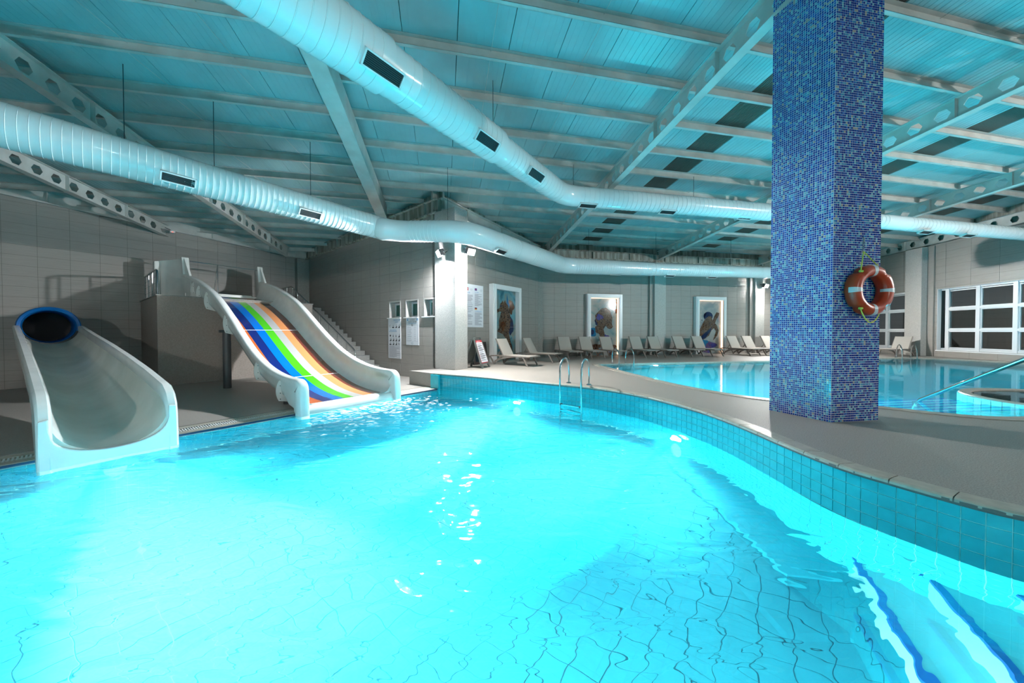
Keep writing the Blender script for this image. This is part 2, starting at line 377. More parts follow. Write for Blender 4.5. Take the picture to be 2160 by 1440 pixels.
o = MB(frE).box(.45, .74, -.1, .06, 0, 5.42).build('trim_right', M['walltile'], kind='structure')
pillar('granite_pillar', lambda a, o, z: uv(a, o, z), 7.10, 7.66, VA-.1, VA+.30, 5.0, M['granite_dark'], 'narrow speckled pillar in the corner at the head of the stairs')

# blue mosaic pillar
C0, C1, C2 = Vector((4.36, 4.547, 0)), Vector((4.075, 5.27, 0)), Vector((5.14, 4.672, 0)); C3 = C1+C2-C0
TOPM = 6.4
mp_ = MB().hexa([tuple(C0), tuple(C2), tuple(C1), tuple(C3)]+[(p.x, p.y, TOPM) for p in (C0, C2, C1, C3)]).build('mosaic_pillar', M['mgrout'])
tag(mp_, 'tall square pillar clad in small blue glass mosaic tiles', 'pillar', 'structure')
def mosaic_face(a, b, cols, pitch):
    d = (b-a); L = d.length; d.normalize(); n = Vector((d.y, -d.x, 0)); w_ = L/cols; mb = MB()
    j = 0
    while (j+1)*pitch < TOPM:
        z = j*pitch
        for i in range(cols):
            g = .0035; jx = R.uniform(-.0008, .0008)
            c = [a+d*(i*w_+g+jx), a+d*((i+1)*w_-g+jx)]
            q = [c[0]+n*.004, c[1]+n*.004]
            vs = [(c[0].x, c[0].y, z+g), (c[1].x, c[1].y, z+g), (q[0].x, q[0].y, z+g), (q[1].x, q[1].y, z+g), (c[0].x, c[0].y, z+pitch-g), (c[1].x, c[1].y, z+pitch-g), (q[0].x, q[0].y, z+pitch-g), (q[1].x, q[1].y, z+pitch-g)]
            mb.add(vs, [(2, 3, 7, 6), (0, 2, 6, 4), (3, 1, 5, 7), (6, 7, 5, 4), (0, 1, 3, 2)])
        j += 1
    mb.build('mosaic_tiles', M['mosaic'], mp_, kind='stuff')
mosaic_face(C1, C0, 29, .031); mosaic_face(C0, C2, 27, .031)
mosaic_face(C2, C3, 27, .031)

# ------------------------------------------------------------ floors and pools
CURVE = catmull([(-2.36, 10.03), (-.778, 9.119), (-.035, 8.594), (.84, 8.027), (1.219, 7.773), (1.60, 7.52), (2.0, 7.17), (2.403, 6.655), (2.666, 6.152), (2.848, 5.664), (2.98, 5.158), (3.032, 4.662), (3.043, 4.178), (3.028, 3.70), (3.035, 3.282), (3.081, 2.971), (3.162, 2.78), (3.247, 2.591), (3.345, 2.40), (3.477, 2.245), (3.78, 2.02), (4.2, 1.80), (4.8, 1.55), (5.5, 1.1)], .12)
P2 = catmull([(3.215, 12.5), (3.453, 10.733), (3.613, 9.504), (3.839, 8.059), (4.20, 6.95), (4.72, 6.15), (5.5, 5.80), (6.05, 5.52), (6.40, 5.16), (6.789, 4.88), (7.14, 4.80), (7.494, 4.82), (8.2, 4.9), (9.5, 4.9)], .25)+[(19.4, 3.5)]+[(19.625, 12.773), (19.55, 14.2), (19.1, 15.0), (18.3, 15.45), (16.775, 15.243), (10.804, 13.962), (8.171, 13.642), (5.672, 13.258), (3.4, 12.72)]
OUTC = []
for i, p in enumerate(CURVE):
    a, b = CURVE[max(i-1, 0)], CURVE[min(i+1, len(CURVE)-1)]; t = Vector((b[0]-a[0], b[1]-a[1], 0)).normalized(); OUTC.append((p[0]-t.y*.04, p[1]+t.x*.04))
KA = uv(6.6, -9.05); K0 = uv(6.6, -7.9)
outer = [tuple(K0[:2])]+[(c[0]+.0, c[1]) for c in OUTC]+[(6, -9.1), (23.9, -9.1), (23.2, 21.6)]+[tuple(pq(4.2, 17.0)[:2]), tuple(uv(13.9, -9.25)[:2]), tuple(uv(8.0, -9.25)[:2]), tuple(uv(7.6, -8.7)[:2]), tuple(KA[:2])]
def slab(name, outer, hole, z0, z1, m, sides=True):
    vs = [Vector((x, y, 0)) for x, y in outer]; hs = [Vector((x, y, 0)) for x, y in hole] if hole else []
    tri = tessellate_polygon([vs, hs] if hole else [vs]); al = vs+hs; n = len(al); mb = MB()
    fs = [tuple(t) for t in tri]; v = [(p.x, p.y, z1) for p in al]+[(p.x, p.y, z0) for p in al]
    for ring, off in ((len(vs), 0), (len(hs), len(vs))):
        for i in range(ring): fs.append((off+i, off+(i+1) % ring, n+off+(i+1) % ring, n+off+i))
    mb.add(v, fs); return mb.build(name, m, kind='structure')
floor = slab('floor', outer, P2, LOW-.3, 0, M['deck'])
# raised block face at the end of the upper deck
lowpts = [uv(-12.2, -8.22), uv(6.6, -8.22), uv(6.6, -9.05), uv(7.66, -8.75), uv(7.66, -14), uv(-12.2, -14)]
low = slab('floor_slides', [tuple(p[:2]) for p in lowpts], None, LOW-.3, LOW, M['deck'])
lb = MB(lambda a, b, c: uv(a, b, c)).hexa([(-12.2, -19.4, LOW-.5), (7.7, -19.4, LOW-.5), (-12.2, -14, LOW-.3), (7.7, -14, LOW-.3), (-12.2, -19.4, LOW-.13), (7.7, -19.4, LOW-.13), (-12.2, -14, LOW-.012), (7.7, -14, LOW-.012)]).build('floor_slides_back', M['deck'], kind='structure')

# coping stones round the curved pool edge
def offset(poly, d):
    out = []
    for i, p in enumerate(poly):
        a, b = poly[max(i-1, 0)], poly[min(i+1, len(poly)-1)]
        t = Vector((b[0]-a[0], b[1]-a[1], 0)).normalized(); out.append((p[0]+t.y*d, p[1]-t.x*d))
    return out
# travelling along CURVE from the block to the camera the water lies on the right-hand side; +d moves onto the deck
IN = offset(CURVE, .018); 
def deckside(d): return offset(CURVE, -d)
prof = [(-.028, -.030), (-.036, -.015), (-.034, .004), (-.02, .016), (.03, .018), (.16, .014), (.175, .004), (.175, -.03)]
lines = [deckside(d) for d, z in prof]
cum = [0]
for a, b in zip(CURVE, CURVE[1:]): cum.append(cum[-1]+math.dist(a, b))
def at(line, s):
    for i in range(len(cum)-1):
        if s <= cum[i+1]: t = (s-cum[i])/(cum[i+1]-cum[i]); return tuple(line[i][k]+(line[i+1][k]-line[i][k])*t for k in (0, 1))
    return line[-1]
s_, SL = 0.0, .33
cop = tag(MB().sweep([[(*l[i], z-.006) for l, (d, z) in zip(lines, prof)] for i in range(len(CURVE))]).build('trim_coping', M['grout']), kind='structure')
while s_ < cum[-1]-.02:
    e_ = min(s_+SL, cum[-1]); st = []
    for k in range(4):
        q_ = s_+.004+(e_-s_-.008)*k/3; st.append([(*at(l, q_), z) for l, (d, z) in zip(lines, prof)])
    MB().sweep(st).build('coping_stone', M['coping'], cop, smooth=True, angle=.5); s_ = e_
# coping around the second pool
P2c = P2+[P2[0]]
cx_, cy_ = 11, 9
def off2(d):
    n = len(P2); out = []
    for i in range(n):
        a, b = P2[i-1], P2[(i+1) % n]; t = Vector((b[0]-a[0], b[1]-a[1], 0)).normalized(); out.append((P2[i][0]+t.y*d, P2[i][1]-t.x*d))
    return out
def ringband(name, d0, d1, z0, z1, m):
    a, b = off2(d0), off2(d1); n = len(a)
    mb = MB().sweep([[(*a[i % n], z0), (*a[i % n], z1), (*b[i % n], z1), (*b[i % n], z0)] for i in range(n+1)], cap=False)
    return tag(mb.build(name, m), kind='structure')
ringband('trim_pool_lip', -.02, .10, -.25, .008, M['coping'])
ringband('trim_pool_channel', .10, .125, -.02, .004, M['dark'])
ringband('trim_pool_kerb', .125, .22, -.02, .012, M['coping'])

# basin of the slide pool
FLOORZ = -1.58
WALLPTS = CURVE
basin = MB()
T_ = .108; ncol = int(cum[-1]/T_)
inn = offset(CURVE, .0)
gr = MB().sweep([[(*deckside(.005)[i], FLOORZ-.1), (*deckside(.005)[i], -.03), (*deckside(.10)[i], -.03), (*deckside(.10)[i], FLOORZ-.1)] for i in range(len(CURVE))]).build('pool_wall', M['poolgrout'])
tag(gr, 'curved turquoise tiled wall of the slide pool', 'pool wall', 'structure')
def ptile(mb, c, j, dz=0):
    s0, s1 = c*T_+.003, (c+1)*T_-.003; z1 = -.03-j*T_-.003; z0 = z1-T_+.006
    a, b = at(CURVE, s0), at(CURVE, s1); t = Vector((b[0]-a[0], b[1]-a[1], 0)).normalized(); n = Vector((-t.y, t.x, 0))*-1
    k = .004; A = [Vector((*a, 0))-n*-.012*-1*-1, Vector((*b, 0))-n*-.012*-1*-1]
    pa, pb = Vector((*a, 0)), Vector((*b, 0)); qa, qb = pa-n*.013, pb-n*.013
    # n points to the deck side when negative; keep both faces
    vs = [(qa.x, qa.y, z0), (qb.x, qb.y, z0), (pa.x+n.x*.002, pa.y+n.y*.002, z0), (pb.x+n.x*.002, pb.y+n.y*.002, z0)]
    vs += [(v[0], v[1], z1) for v in vs]
    return mb.hexa(vs)
shown = sorted([(c, j) for c in range(ncol) for j in range(4)], key=lambda t: -view_size((*at(CURVE, (t[0]+.5)*T_), -.1-t[1]*T_), Vector((1, 0, 0)), T_*T_))
top = shown[:300]; rest = shown[300:]
for c, j in top: ptile(MB(), c, j).build('tile', M['pooltile'], gr)
mb = MB()
for c, j in rest: ptile(mb, c, j)
for c in range(ncol):
    for j in range(4, 14): ptile(mb, c, j)
mb.build('lower_tiles', M['pooltile'], gr, kind='stuff')
# left wall of the slide pool (under the slides), plane v = -7.67
lw = MB(lambda a, b, c: uv(a, b, c)).box(-12.2, 6.6, -7.9, -7.683, FLOORZ-.1, -.455).build('pool_wall_left', M['poolgrout']); tag(lw, kind='structure')
mb = MB(lambda a, b, c: uv(a, b, c))
for i in range(int(18.8/T_)):
    for j in range(10): mb.box(-12.1+i*T_+.003, -12.1+(i+1)*T_-.003, -7.684, -7.672, -.475-(j+1)*T_+.003, -.475-j*T_-.003)
mb.build('wall_tiles', M['floortile'], lw, kind='stuff')
MB().box(-12, 7, -9.05, -9, -1.8, 0).build('pool_wall_back', M['floortile'], kind='structure')
MB(lambda a, b, c: uv(a, b, c)).box(6.55, 6.62, -7.95, -7.6, -1.8, -.03).build('pool_wall_end', M['pooltile'], kind='structure')
pf = MB().box(-13, 7, -9.2, 10.8, FLOORZ-.2, FLOORZ-.008).build('pool_floor', M['floorgrout']); tag(pf, kind='structure')
mb = MB(lambda a, b, c: uv(a, b, c)); ft = .216
for i in range(-25, 34):
    for j in range(-36, 14):
        a, b = i*ft, j*ft; c = uv(a, b)
        if c.y < -1.5 or c.x > 5.6 or c.x < -9 or b < -7.7: continue
        mb.box(a+.004, a+ft-.004, b+.004, b+ft-.004, FLOORZ-.006, FLOORZ)
mb.build('floor_tiles', M['floortile'], pf, kind='stuff')
# underwater steps, bottom right; nosings run along d, risers climb along n
sd = Vector((-.484, -.875, 0)); sn = Vector((.875, -.484, 0)); s0 = Vector((2.98, 2.78, 0))
st_ = MB(); tile_ = []
steps = None
for k in range(4):
    o = s0+sn*(.34*k)+sd*(-.5); e = o+sd*3.4; f = o+sn*3.0; g_ = e+sn*3.0; z1 = FLOORZ+.29*(k+1); z0 = z1-.29 if k else FLOORZ-.02
    mb = MB().hexa([(o.x, o.y, z0), (e.x, e.y, z0), (f.x, f.y, z0), (g_.x, g_.y, z0), (o.x, o.y, z1), (e.x, e.y, z1), (f.x, f.y, z1), (g_.x, g_.y, z1)])
    if steps is None:
        steps = mb.build('pool_steps', M['steptile']); tag(steps, 'pale turquoise underwater steps with dark blue nosings in the slide pool', 'steps', 'structure')
    else: mb.build('step', M['steptile'], steps)
    a, b = o-sn*.006, e-sn*.006; c, d = o+sn*.045, e+sn*.045
    MB().hexa([(a.x, a.y, z1-.035), (b.x, b.y, z1-.035), (c.x, c.y, z1-.035), (d.x, d.y, z1-.035), (a.x, a.y, z1+.006), (b.x, b.y, z1+.006), (c.x, c.y, z1+.006), (d.x, d.y, z1+.006)]).build('nosing', M['nosing'], steps)

# gutter along the slides
g0 = MB(lambda a, b, c: uv(a, b, c))
gut = g0.box(-12.2, 6.6, -7.83, -7.655, LOW-.1, LOW+.004).box(-12.2, 6.6, -8.22, -8.06, LOW-.1, LOW+.002).box(-12.2, 6.6, -8.06, -7.83, LOW-.1, LOW-.06).build('floor_gutter', M['coping'], kind='structure')
gb = MB(lambda a, b, c: uv(a, b, c)); i = -6.5
while i < 6.6: gb.box(i, i+.016, -8.055, -7.835, LOW-.02, LOW-.001); i += .034
gb.box(-6.5, 6.6, -7.95, -7.94, LOW-.03, LOW-.003).build('grate_bars', M['grate'], gut, kind='stuff')
MB(lambda a, b, c: uv(a, b, c)).box(-12, 6.6, -8.235, -8.222, LOW-.05, LOW+.008).build('edge_strip', M['steel'], gut)
MB(lambda a, b, c: uv(a, b, c)).box(-12, 6.6, -7.66, -7.645, LOW-.045, LOW-.004).build('dark_joint', mat('navy_edge', (.01, .03, .09), .4), gut)

# water of the slide pool: a real rippled surface
def ripple(x, y, amp):
    v = noise.noise(Vector((x*.55+y*.35, y*1.1-x*.5, .3)))*1.0+noise.noise(Vector((x*1.3+3, y*1.9-x*.7, 1.7)))*.38
    return amp*v
curve_far = [(c[0], c[1]) for c in CURVE]
def wateredge(x, y):   # inside the pool, in plan
    u_, v_ = x*U[0]+y*U[1], x*V[0]+y*V[1]
    return v_ > -7.67
mb = MB(); step = .07; nx, ny = int(15.5/step), int(19.6/step)
xs_ = [-10.0+i*step for i in range(nx)]; ys_ = [-9+j*step for j in range(ny)]
poly = [tuple(K0[:2])]+[tuple(c) for c in offset(CURVE, -.012)]+[(6.5, -9), (-11, -9), tuple(uv(-8, -7.655)[:2]), tuple(uv(6.6, -7.655)[:2])]
def inside(x, y):
    r = False; n = len(poly); j = n-1
    for i in range(n):
        xi, yi = poly[i]; xj, yj = poly[j]
        if (yi > y) != (yj > y) and x < (xj-xi)*(y-yi)/(yj-yi)+xi: r = not r
        j = i
    return r
# strips along y: for each row find the span and grid it, so the water meets the walls exactly
rows = []
N_ = 190
def span(y):
    xsx = []
    n = len(poly); j = n-1
    for i in range(n):
        xi, yi = poly[i]; xj, yj = poly[j]
        if (yi > y) != (yj > y): xsx.append((xj-xi)*(y-yi)/(yj-yi)+xi)
        j = i
    return (min(xsx), max(xsx)) if len(xsx) > 1 else None
y = -8.95; dy = .055
while y < 10.02:
    s2 = span(y)
    if s2: rows.append((y, s2))
    y += dy if y > 0 else .3
verts = []; faces = []
for y, (a, b) in rows:
    for i in range(N_+1):
        x = a+(b-a)*i/N_; verts.append((x, y, WATER+ripple(x, y, .022)))
for r in range(len(rows)-1):
    for i in range(N_): faces.append((r*(N_+1)+i, r*(N_+1)+i+1, (r+1)*(N_+1)+i+1, (r+1)*(N_+1)+i))
wt = MB().add(verts, faces).build('pool_water', M['water'], smooth=True, angle=3.1); tag(wt, 'rippled turquoise water filling the slide pool', 'water', 'structure')

def face_up(o):
    if sum(p.normal.z for p in o.data.polygons[:20]) < 0: o.data.flip_normals()
face_up(wt)
# the body of the water: faint turbidity that lets the lamps glow
vm_ = bpy.data.materials.new('slightly_cloudy_water'); vm_.use_nodes = True; nt = vm_.node_tree; nt.nodes.remove(nt.nodes['Principled BSDF'])
vs_n = nt.nodes.new('ShaderNodeVolumeScatter'); vs_n.inputs['Density'].default_value = .05; vs_n.inputs['Anisotropy'].default_value = .55; vs_n.inputs['Color'].default_value = (.34, .85, 1, 1)
nt.links.new(vs_n.outputs[0], nt.nodes['Material Output'].inputs['Volume'])
mb = MB(); n = len(poly); tri = tessellate_polygon([[Vector((x, y, 0)) for x, y in poly]])
mb.add([(x, y, WATER-.06) for x, y in poly]+[(x, y, FLOORZ+.003) for x, y in poly], [(i, (i+1) % n, n+(i+1) % n, n+i) for i in range(n)]+[tuple(t) for t in tri]+[tuple(n+i for i in t[::-1]) for t in tri])
tag(mb.build('water_body', vm_), 'slightly cloudy body of the slide pool water', 'water', 'structure')
# second pool
b2 = MB(); bo = [(x, y) for x, y in P2]
n = len(bo)
b2.add([(x, y, .0) for x, y in off2(.02)]+[(x, y, -1.5) for x, y in off2(.02)], [(i, (i+1) % n, n+(i+1) % n, n+i) for i in range(n)])
pb = b2.build('pool_basin', M['floortile']); tag(pb, kind='structure')
bf = MB().box(2.5, 20.5, 3, 16.5, -1.7, -1.5).build('pool_floor_far', M['floortile'], kind='structure')
tri = tessellate_polygon([[Vector((x, y, 0)) for x, y in off2(.015)]])
w2 = MB().add([(x, y, -.022) for x, y in off2(.015)], [tuple(t) for t in tri]).build('pool_water_far', M['stillwater']); tag(w2, 'still turquoise water of the swimming pool behind the mosaic pillar', 'water', 'structure')
face_up(w2)
# steps down into it, fanning between the deck and the whirlpool
s2o = None
for k in range(6):
    y0 = 4.95+.30*k; z1 = -.20-.2*k
    vs = [(6.0-.02*k, y0, -1.5), (9.2, y0+.30, -1.5), (6.0-.02*k, y0+.32, -1.5), (9.2, y0+.62, -1.5)]
    vs += [(x, y, z1) for x, y, _ in vs]
    m_ = MB().hexa(vs)
    if s2o is None: s2o = tag(m_.build('pool_steps', M['steptile']), 'bright underwater steps below the handrail in the swimming pool', 'steps', 'structure')
    else: m_.build('step', M['steptile'], s2o)
    MB().hexa([(6.0, y0+.27, z1-.03), (9.2, y0+.57, z1-.03), (6.0, y0+.325, z1-.03), (9.2, y0+.625, z1-.03), (6.0, y0+.27, z1+.006), (9.2, y0+.57, z1+.006), (6.0, y0+.325, z1+.006), (9.2, y0+.625, z1+.006)]).build('nosing', M['nosing'], s2o)
# whirlpool
jc = (10.2, 5.75); jr = 1.5
def circ(r, z, n=48): return [(jc[0]+r*math.cos(2*math.pi*i/n), jc[1]+r*math.sin(2*math.pi*i/n), z) for i in range(n)]
wp = MB().sweep([circ(jr, -1.5), circ(jr, -.01), circ(jr-.02, .012), circ(jr-.16, .0), circ(jr-.17, -.9), circ(.02, -.9)], cap=False).build('whirlpool', M['coping'], smooth=True); tag(wp, 'round whirlpool basin standing inside the swimming pool', 'whirlpool', 'structure')
tb = MB(); ntile = 60
for i in range(ntile):
    for j in range(8):
        a0, a1 = 2*math.pi*(i+.04)/ntile, 2*math.pi*(i+.96)/ntile; z1 = -.02-.16*j; z0 = z1-.15
        pt = lambda a, r, z: (jc[0]+r*math.cos(a), jc[1]+r*math.sin(a), z)
        tb.hexa([pt(a0, jr, z0), pt(a1, jr, z0), pt(a0, jr+.008, z0), pt(a1, jr+.008, z0), pt(a0, jr, z1), pt(a1, jr, z1), pt(a0, jr+.008, z1), pt(a1, jr+.008, z1)])
tb.build('wall_tiles', M['steptile'], wp, kind='stuff')
wd = MB(); wd.v = [Vector(p) for p in circ(jr-.16, -.03)]; wd.f = [tuple(range(48))]; wd.build('whirlpool_water', mat('still_grey_water', (.10, .12, .11), .06, bump=.25, bscale=9), wp)

# ------------------------------------------------------------ roof
roof = MB(pq)
def strip(mb, p0, p1, q0, q1, t0, t1):
    return mb.hexa([(p0, q0, zb(q0)+t0), (p1, q0, zb(q0)+t0), (p0, q1, zb(q1)+t0), (p1, q1, zb(q1)+t0), (p0, q0, zb(q0)+t1), (p1, q0, zb(q0)+t1), (p0, q1, zb(q1)+t1), (p1, q1, zb(q1)+t1)])
ceil = strip(MB(pq), -24, 27, -13, 24, .80, .95).build('ceiling', M['dark'], kind='structure')
PT = .66     # underside of the panels above the beam underside
p = -23.0
SKY = ((6.80, 7.70), (13.62, 14.52), (20.4, 21.3))
edges = []
while p < 26:
    nxt = p+.97
    for s0_, s1_ in SKY:
        if p < s0_ < nxt: nxt = s0_
        if abs(p-s0_) < 1e-6: nxt = s1_
    edges.append((p, nxt)); p = nxt
for p0, p1 in edges:
    sky = any(abs(p0-a) < 1e-6 for a, b in SKY)
    if sky:
        mb = MB(pq); k = 0; wv = .045
        while p0+k*wv < p1-.02:
            a = p0+k*wv; strip(mb, a+.004, a+wv-.018, -2, 17.5, PT+.01, PT+.06); k += 1
        strip(mb, p0, p1, -2, 17.5, PT+.03, PT+.1)
        mb.build('rooflight', M['skylight'], ceil)
    else:
        mb = MB(pq); strip(mb, p0+.006, p1-.006, -12, 23, PT, PT+.09)
        for k in range(1, 8):
            a = p0+(p1-p0)*k/8; strip(mb, a-.006, a+.006, -2, 20, PT-.004, PT)
        mb.build('roof_panel', M['roofpanel'], ceil)
for k in range(-12, 15):   # C-section purlins
    q = 5.36+1.03*k
    if q > 21 or q < -7: continue
    mb = MB(pq); zc = zb(q)+.46
    mb.box(-23, 26, q-.004, q+.004, zc, zc+.20).box(-23, 26, q-.07, q, zc, zc+.008).box(-23, 26, q-.07, q, zc+.192, zc+.20).box(-23, 26, q-.07, q-.065, zc, zc+.02)
    mb.build('purlin', M['steel_white'], ceil)
def hexhole_beam(T, L, H, m, parent, z_of, pitch=.463, solid=(), w_=.19):
    """web in the local (x, 0, z) plane, flanges around it; z_of(x) is the underside"""
    mb = MB(T); n = max(1, int(L/pitch)); pt = L/n; hr = H*.30
    for i in range(n):
        x0, x1, c = i*pt, (i+1)*pt, (i+.5)*pt
        if i in solid or i in (0, n-1):
            mb.hexa([(x0, -.005, z_of(x0)), (x1, -.005, z_of(x1)), (x0, .005, z_of(x0)), (x1, .005, z_of(x1)), (x0, -.005, z_of(x0)+H), (x1, -.005, z_of(x1)+H), (x0, .005, z_of(x0)+H), (x1, .005, z_of(x1)+H)]); continue
        zc = z_of(c)+H/2; hx = [(c+hr*math.cos(math.pi/3*k+math.pi/6*0)*1.0, zc+hr*math.sin(math.pi/3*k)) for k in range(6)]
        corner = [(x1, z_of(x1)+H/2), (x1, z_of(x1)+H), (x0, z_of(x0)+H), (x0, z_of(x0)+H/2), (x0, z_of(x0)), (x1, z_of(x1))]
        inner = [hx[0], hx[1], hx[2], hx[3], hx[4], hx[5]]
        for y_ in (-.005, .005):
            b = len(mb.v); mb.add([(a, y_, z) for a, z in inner]+[(a, y_, z) for a, z in corner], [(k, (k+1) % 6, 6+(k+1) % 6, 6+k) for k in range(6)])
        b = len(mb.v); mb.add([(a, y_, z) for y_ in (-.005, .005) for a, z in inner], [(k, (k+1) % 6, 6+(k+1) % 6, 6+k) for k in range(6)])
    for dz, h in ((0, .012), (H-.012, .012)):
        mb.hexa([(0, -w_/2, z_of(0)+dz), (L, -w_/2, z_of(L)+dz), (0, w_/2, z_of(0)+dz), (L, w_/2, z_of(L)+dz), (0, -w_/2, z_of(0)+dz+h), (L, -w_/2, z_of(L)+dz+h), (0, w_/2, z_of(0)+dz+h), (L, w_/2, z_of(L)+dz+h)])
    o = mb.build('castellated_beam', m, parent)
    for i in range(4, n-1, 4):
        x = i*pt; MB(T).box(x-.004, x+.004, -w_/2, w_/2, z_of(x)+.01, z_of(x)+H-.01).build('stiffener', m, o)
    return o
for p, q0, q1 in ((-14.4, 4, 13), (-10.9, 3, 16.6), (-7.4, 1.5, 18.2), (5.1, -2, 16.1), (11.4, -2, 16.1), (17.9, -2, 16.1)):
    hexhole_beam(lambda a, b, c, p=p, q0=q0: pq(p+b, q0+a, c), q1-q0, .46, M['steel_white'], ceil, lambda x, q0=q0: zb(q0+x))
strip(MB(pq), -2.32, -1.98, -6, 12.9, 0, .46).build('box_beam', M['steel_white'], ceil, bevel=.008)
# ring girders on top of the walls
def girder(fr, a0, a1, zf, h, m, off=.10):
    mb = MB(fr)
    vs = lambda o0, o1, f0, f1: [(a0, o0, zf(a0)+f0), (a1, o0, zf(a1)+f0), (a0, o1, zf(a0)+f0), (a1, o1, zf(a1)+f0), (a0, o0, zf(a0)+f1), (a1, o0, zf(a1)+f1), (a0, o1, zf(a0)+f1), (a1, o1, zf(a1)+f1)]
    mb.hexa(vs(-.25, off, 0, .05)); mb.hexa(vs(-.20, 0, .05, h)); mb.hexa(vs(-.25, off, h, h+.03))
    o = mb.build('ring_girder', m, ceil)
    k = a0+1.2
    while k < a1-.5:
        MB(fr).box(k-.006, k+.006, 0, off-.01, zf(k)+.05, zf(k)+h).build('stiffener', m, o); k += 2.1
girder(frA, -12, UB, zA, .42, M['steel_white']); girder(frB, -19.1, VC, zB, .46, M['girder']); girder(frC, 7.8, 14.1, zC, .42, M['steel_white'])
girder(frD, 4.3, 25, lambda a: 4.97, .40, M['girder'])
hexhole_beam(lambda a, b, c: es(4.6-a, -.05+b, c), 12, .48, M['steel_white'], ceil, lambda x: 5.50, pitch=.64, w_=.2)
MB(frE).box(-24, 5.2, -.3, -.2, 5.45, 8).build('wall_right_upper', M['girder'], kind='structure')
MB(frD).box(4, 25.5, -.3, -.2, 4.9, 6.5).build('wall_back_upper', M['girder'], kind='structure')
MB(frB).box(-19.5, VC, -.3, -.2, 5.0, 7).build('wall_stairs_upper', M['girder'], kind='structure')
MB(frC).box(7.6, 14.1, -.3, -.2, 5.0, 7).build('wall_centre_upper', M['girder'], kind='structure')
MB(frA).box(-12, 8, -.3, -.2, 5.0, 8).build('wall_left_upper', M['girder'], kind='structure')
# thin sag rods between the purlins
for p in (-5.6, -3.9, .9, 2.7, 8.6, 10.0, 15.3):
    for k in range(-3, 8):
        q = 5.36+1.03*k
        MB(pq).tube([(p, q, zb(q)+.48), (p+.02, q+1.03, zb(q+1.03)+.63)], .006, 5).build('sag_rod', M['steel_white'], ceil)

# ------------------------------------------------------------ ducts
def duct(root, nodes, rib=.115, ridge=.007):
    """nodes: (x, y, z, r); elbows rounded; ribs wound round the straight runs"""
    pts = []; 
    for i, nd in enumerate(nodes):
        if 0 < i < len(nodes)-1:
            a, b, c = (Vector(nodes[j][:3]) for j in (i-1, i, i+1)); d = min(.42, (a-b).length/2.2, (c-b).length/2.2)
            p0, p2 = b+(a-b).normalized()*d, b+(c-b).normalized()*d
            if (a-b).angle(b-c) > .03 or True:
                for k in range(5):
                    t = k/4; q = p0.lerp(b, t).lerp(b.lerp(p2, t), t); pts.append((q, nd[3], 'e'))
        else: pts.append((Vector(nd[:3]), nd[3], 's'))
    runs = []; mb = MB(); path = []; rad = []
    for i in range(len(pts)-1):
        (a, ra, ka), (b, rb, kb) = pts[i], pts[i+1]; L = (b-a).length
        if L < .45: path.append(a); rad.append(ra+(.006 if ka == 'e' else 0)); continue
        n_ = max(1, int(L/rib))
        for k in range(n_):
            for f, dr in ((0, 0), (.03, 0), (.88, 0), (.90, 0), (.92, ridge), (.97, ridge)):
                t = (k+f)/n_; path.append(a.lerp(b, t)); rad.append(ra+(rb-ra)*t+dr)
    path.append(pts[-1][0]); rad.append(pts[-1][1])
    return MB().tube([tuple(p) for p in path], rad, 36).build('duct_shell', M['duct'], root, smooth=True, angle=.9)
def grille(root, c, d, r, side, L, W, dark='dark'):
    """air grille on the duct: c axis point, d axis direction, side: unit vector outwards"""
    c, d, side = Vector(c), Vector(d).normalized(), Vector(side); side = (side-side.dot(d)*d).normalized(); t = d.cross(side)
    T = lambda a, b, h: c+d*a+t*b+side*h
    h0 = r*.93; h1 = r+.035
    f = MB(T); f.box(-L/2, L/2, -W/2, -W/2+.022, h0, h1).box(-L/2, L/2, W/2-.022, W/2, h0, h1).box(-L/2, -L/2+.025, -W/2, W/2, h0, h1).box(L/2-.025, L/2, -W/2, W/2, h0, h1)
    f = f.build('grille_frame', M['duct'], root)
    MB(T).box(-L/2+.02, L/2-.02, -W/2+.02, W/2-.02, h0, r+.012).build('grille_void', M['dark'], f)
    s = MB(T); k = -W/2+.04
    while k < W/2-.03: s.box(-L/2+.02, L/2-.02, k, k+.006, r+.005, r+.03); k += .024
    s.build('grille_blades', M['post'], f, kind='stuff')
Z1, Z2 = 5.24, 3.95
D1 = [(-6.4, -.85, Z1, .40), (*uv(2.8, -4.6)[:2], Z1, .385), (*uv(3.0, -4.6)[:2], Z1, .35), (*uv(5.5, -4.62)[:2], Z1, .345), (*uv(5.7, -4.63)[:2], Z1, .30), (1.516, 9.85, Z1, .285), (8.6, 11.27, Z1, .27), (8.8, 11.31, Z1, .25), (14*.96, 12.35*.96, 1.25+3.99*.96, .24), (19.0, 12.46, 4.84, .215), (20.15, 12.80, 4.84, .21)]
r1 = empty('air_duct', (1.516, 9.85, Z1), 'large white spiral air duct running overhead past the blue mosaic pillar', 'air duct', 'white round air ducts')
duct(r1, D1, .15, .0065)
for u_, r_ in ((2.75, .385), (5.02, .345), (6.85, .30)):
    c = uv(u_, -4.6, Z1); grille(r1, c, (*U, 0), r_, (*[.62*V[i] for i in (0, 1)], -.60), .62, .22)
for p_, r_, k in ((4.2, .28, 1), (6.85, .28, 1), (9.75, .25, 1), (17.9, .235, .93), (20.2, .225, .905)):
    c = ((1.516+(p_-3.47)*P[0])*k, (9.85+(p_-3.47)*P[1])*k, 1.25+3.99*k); grille(r1, c, (*P, 0), r_, (-.05*Q[0], -.05*Q[1]-.25, -.9), .55, .20)
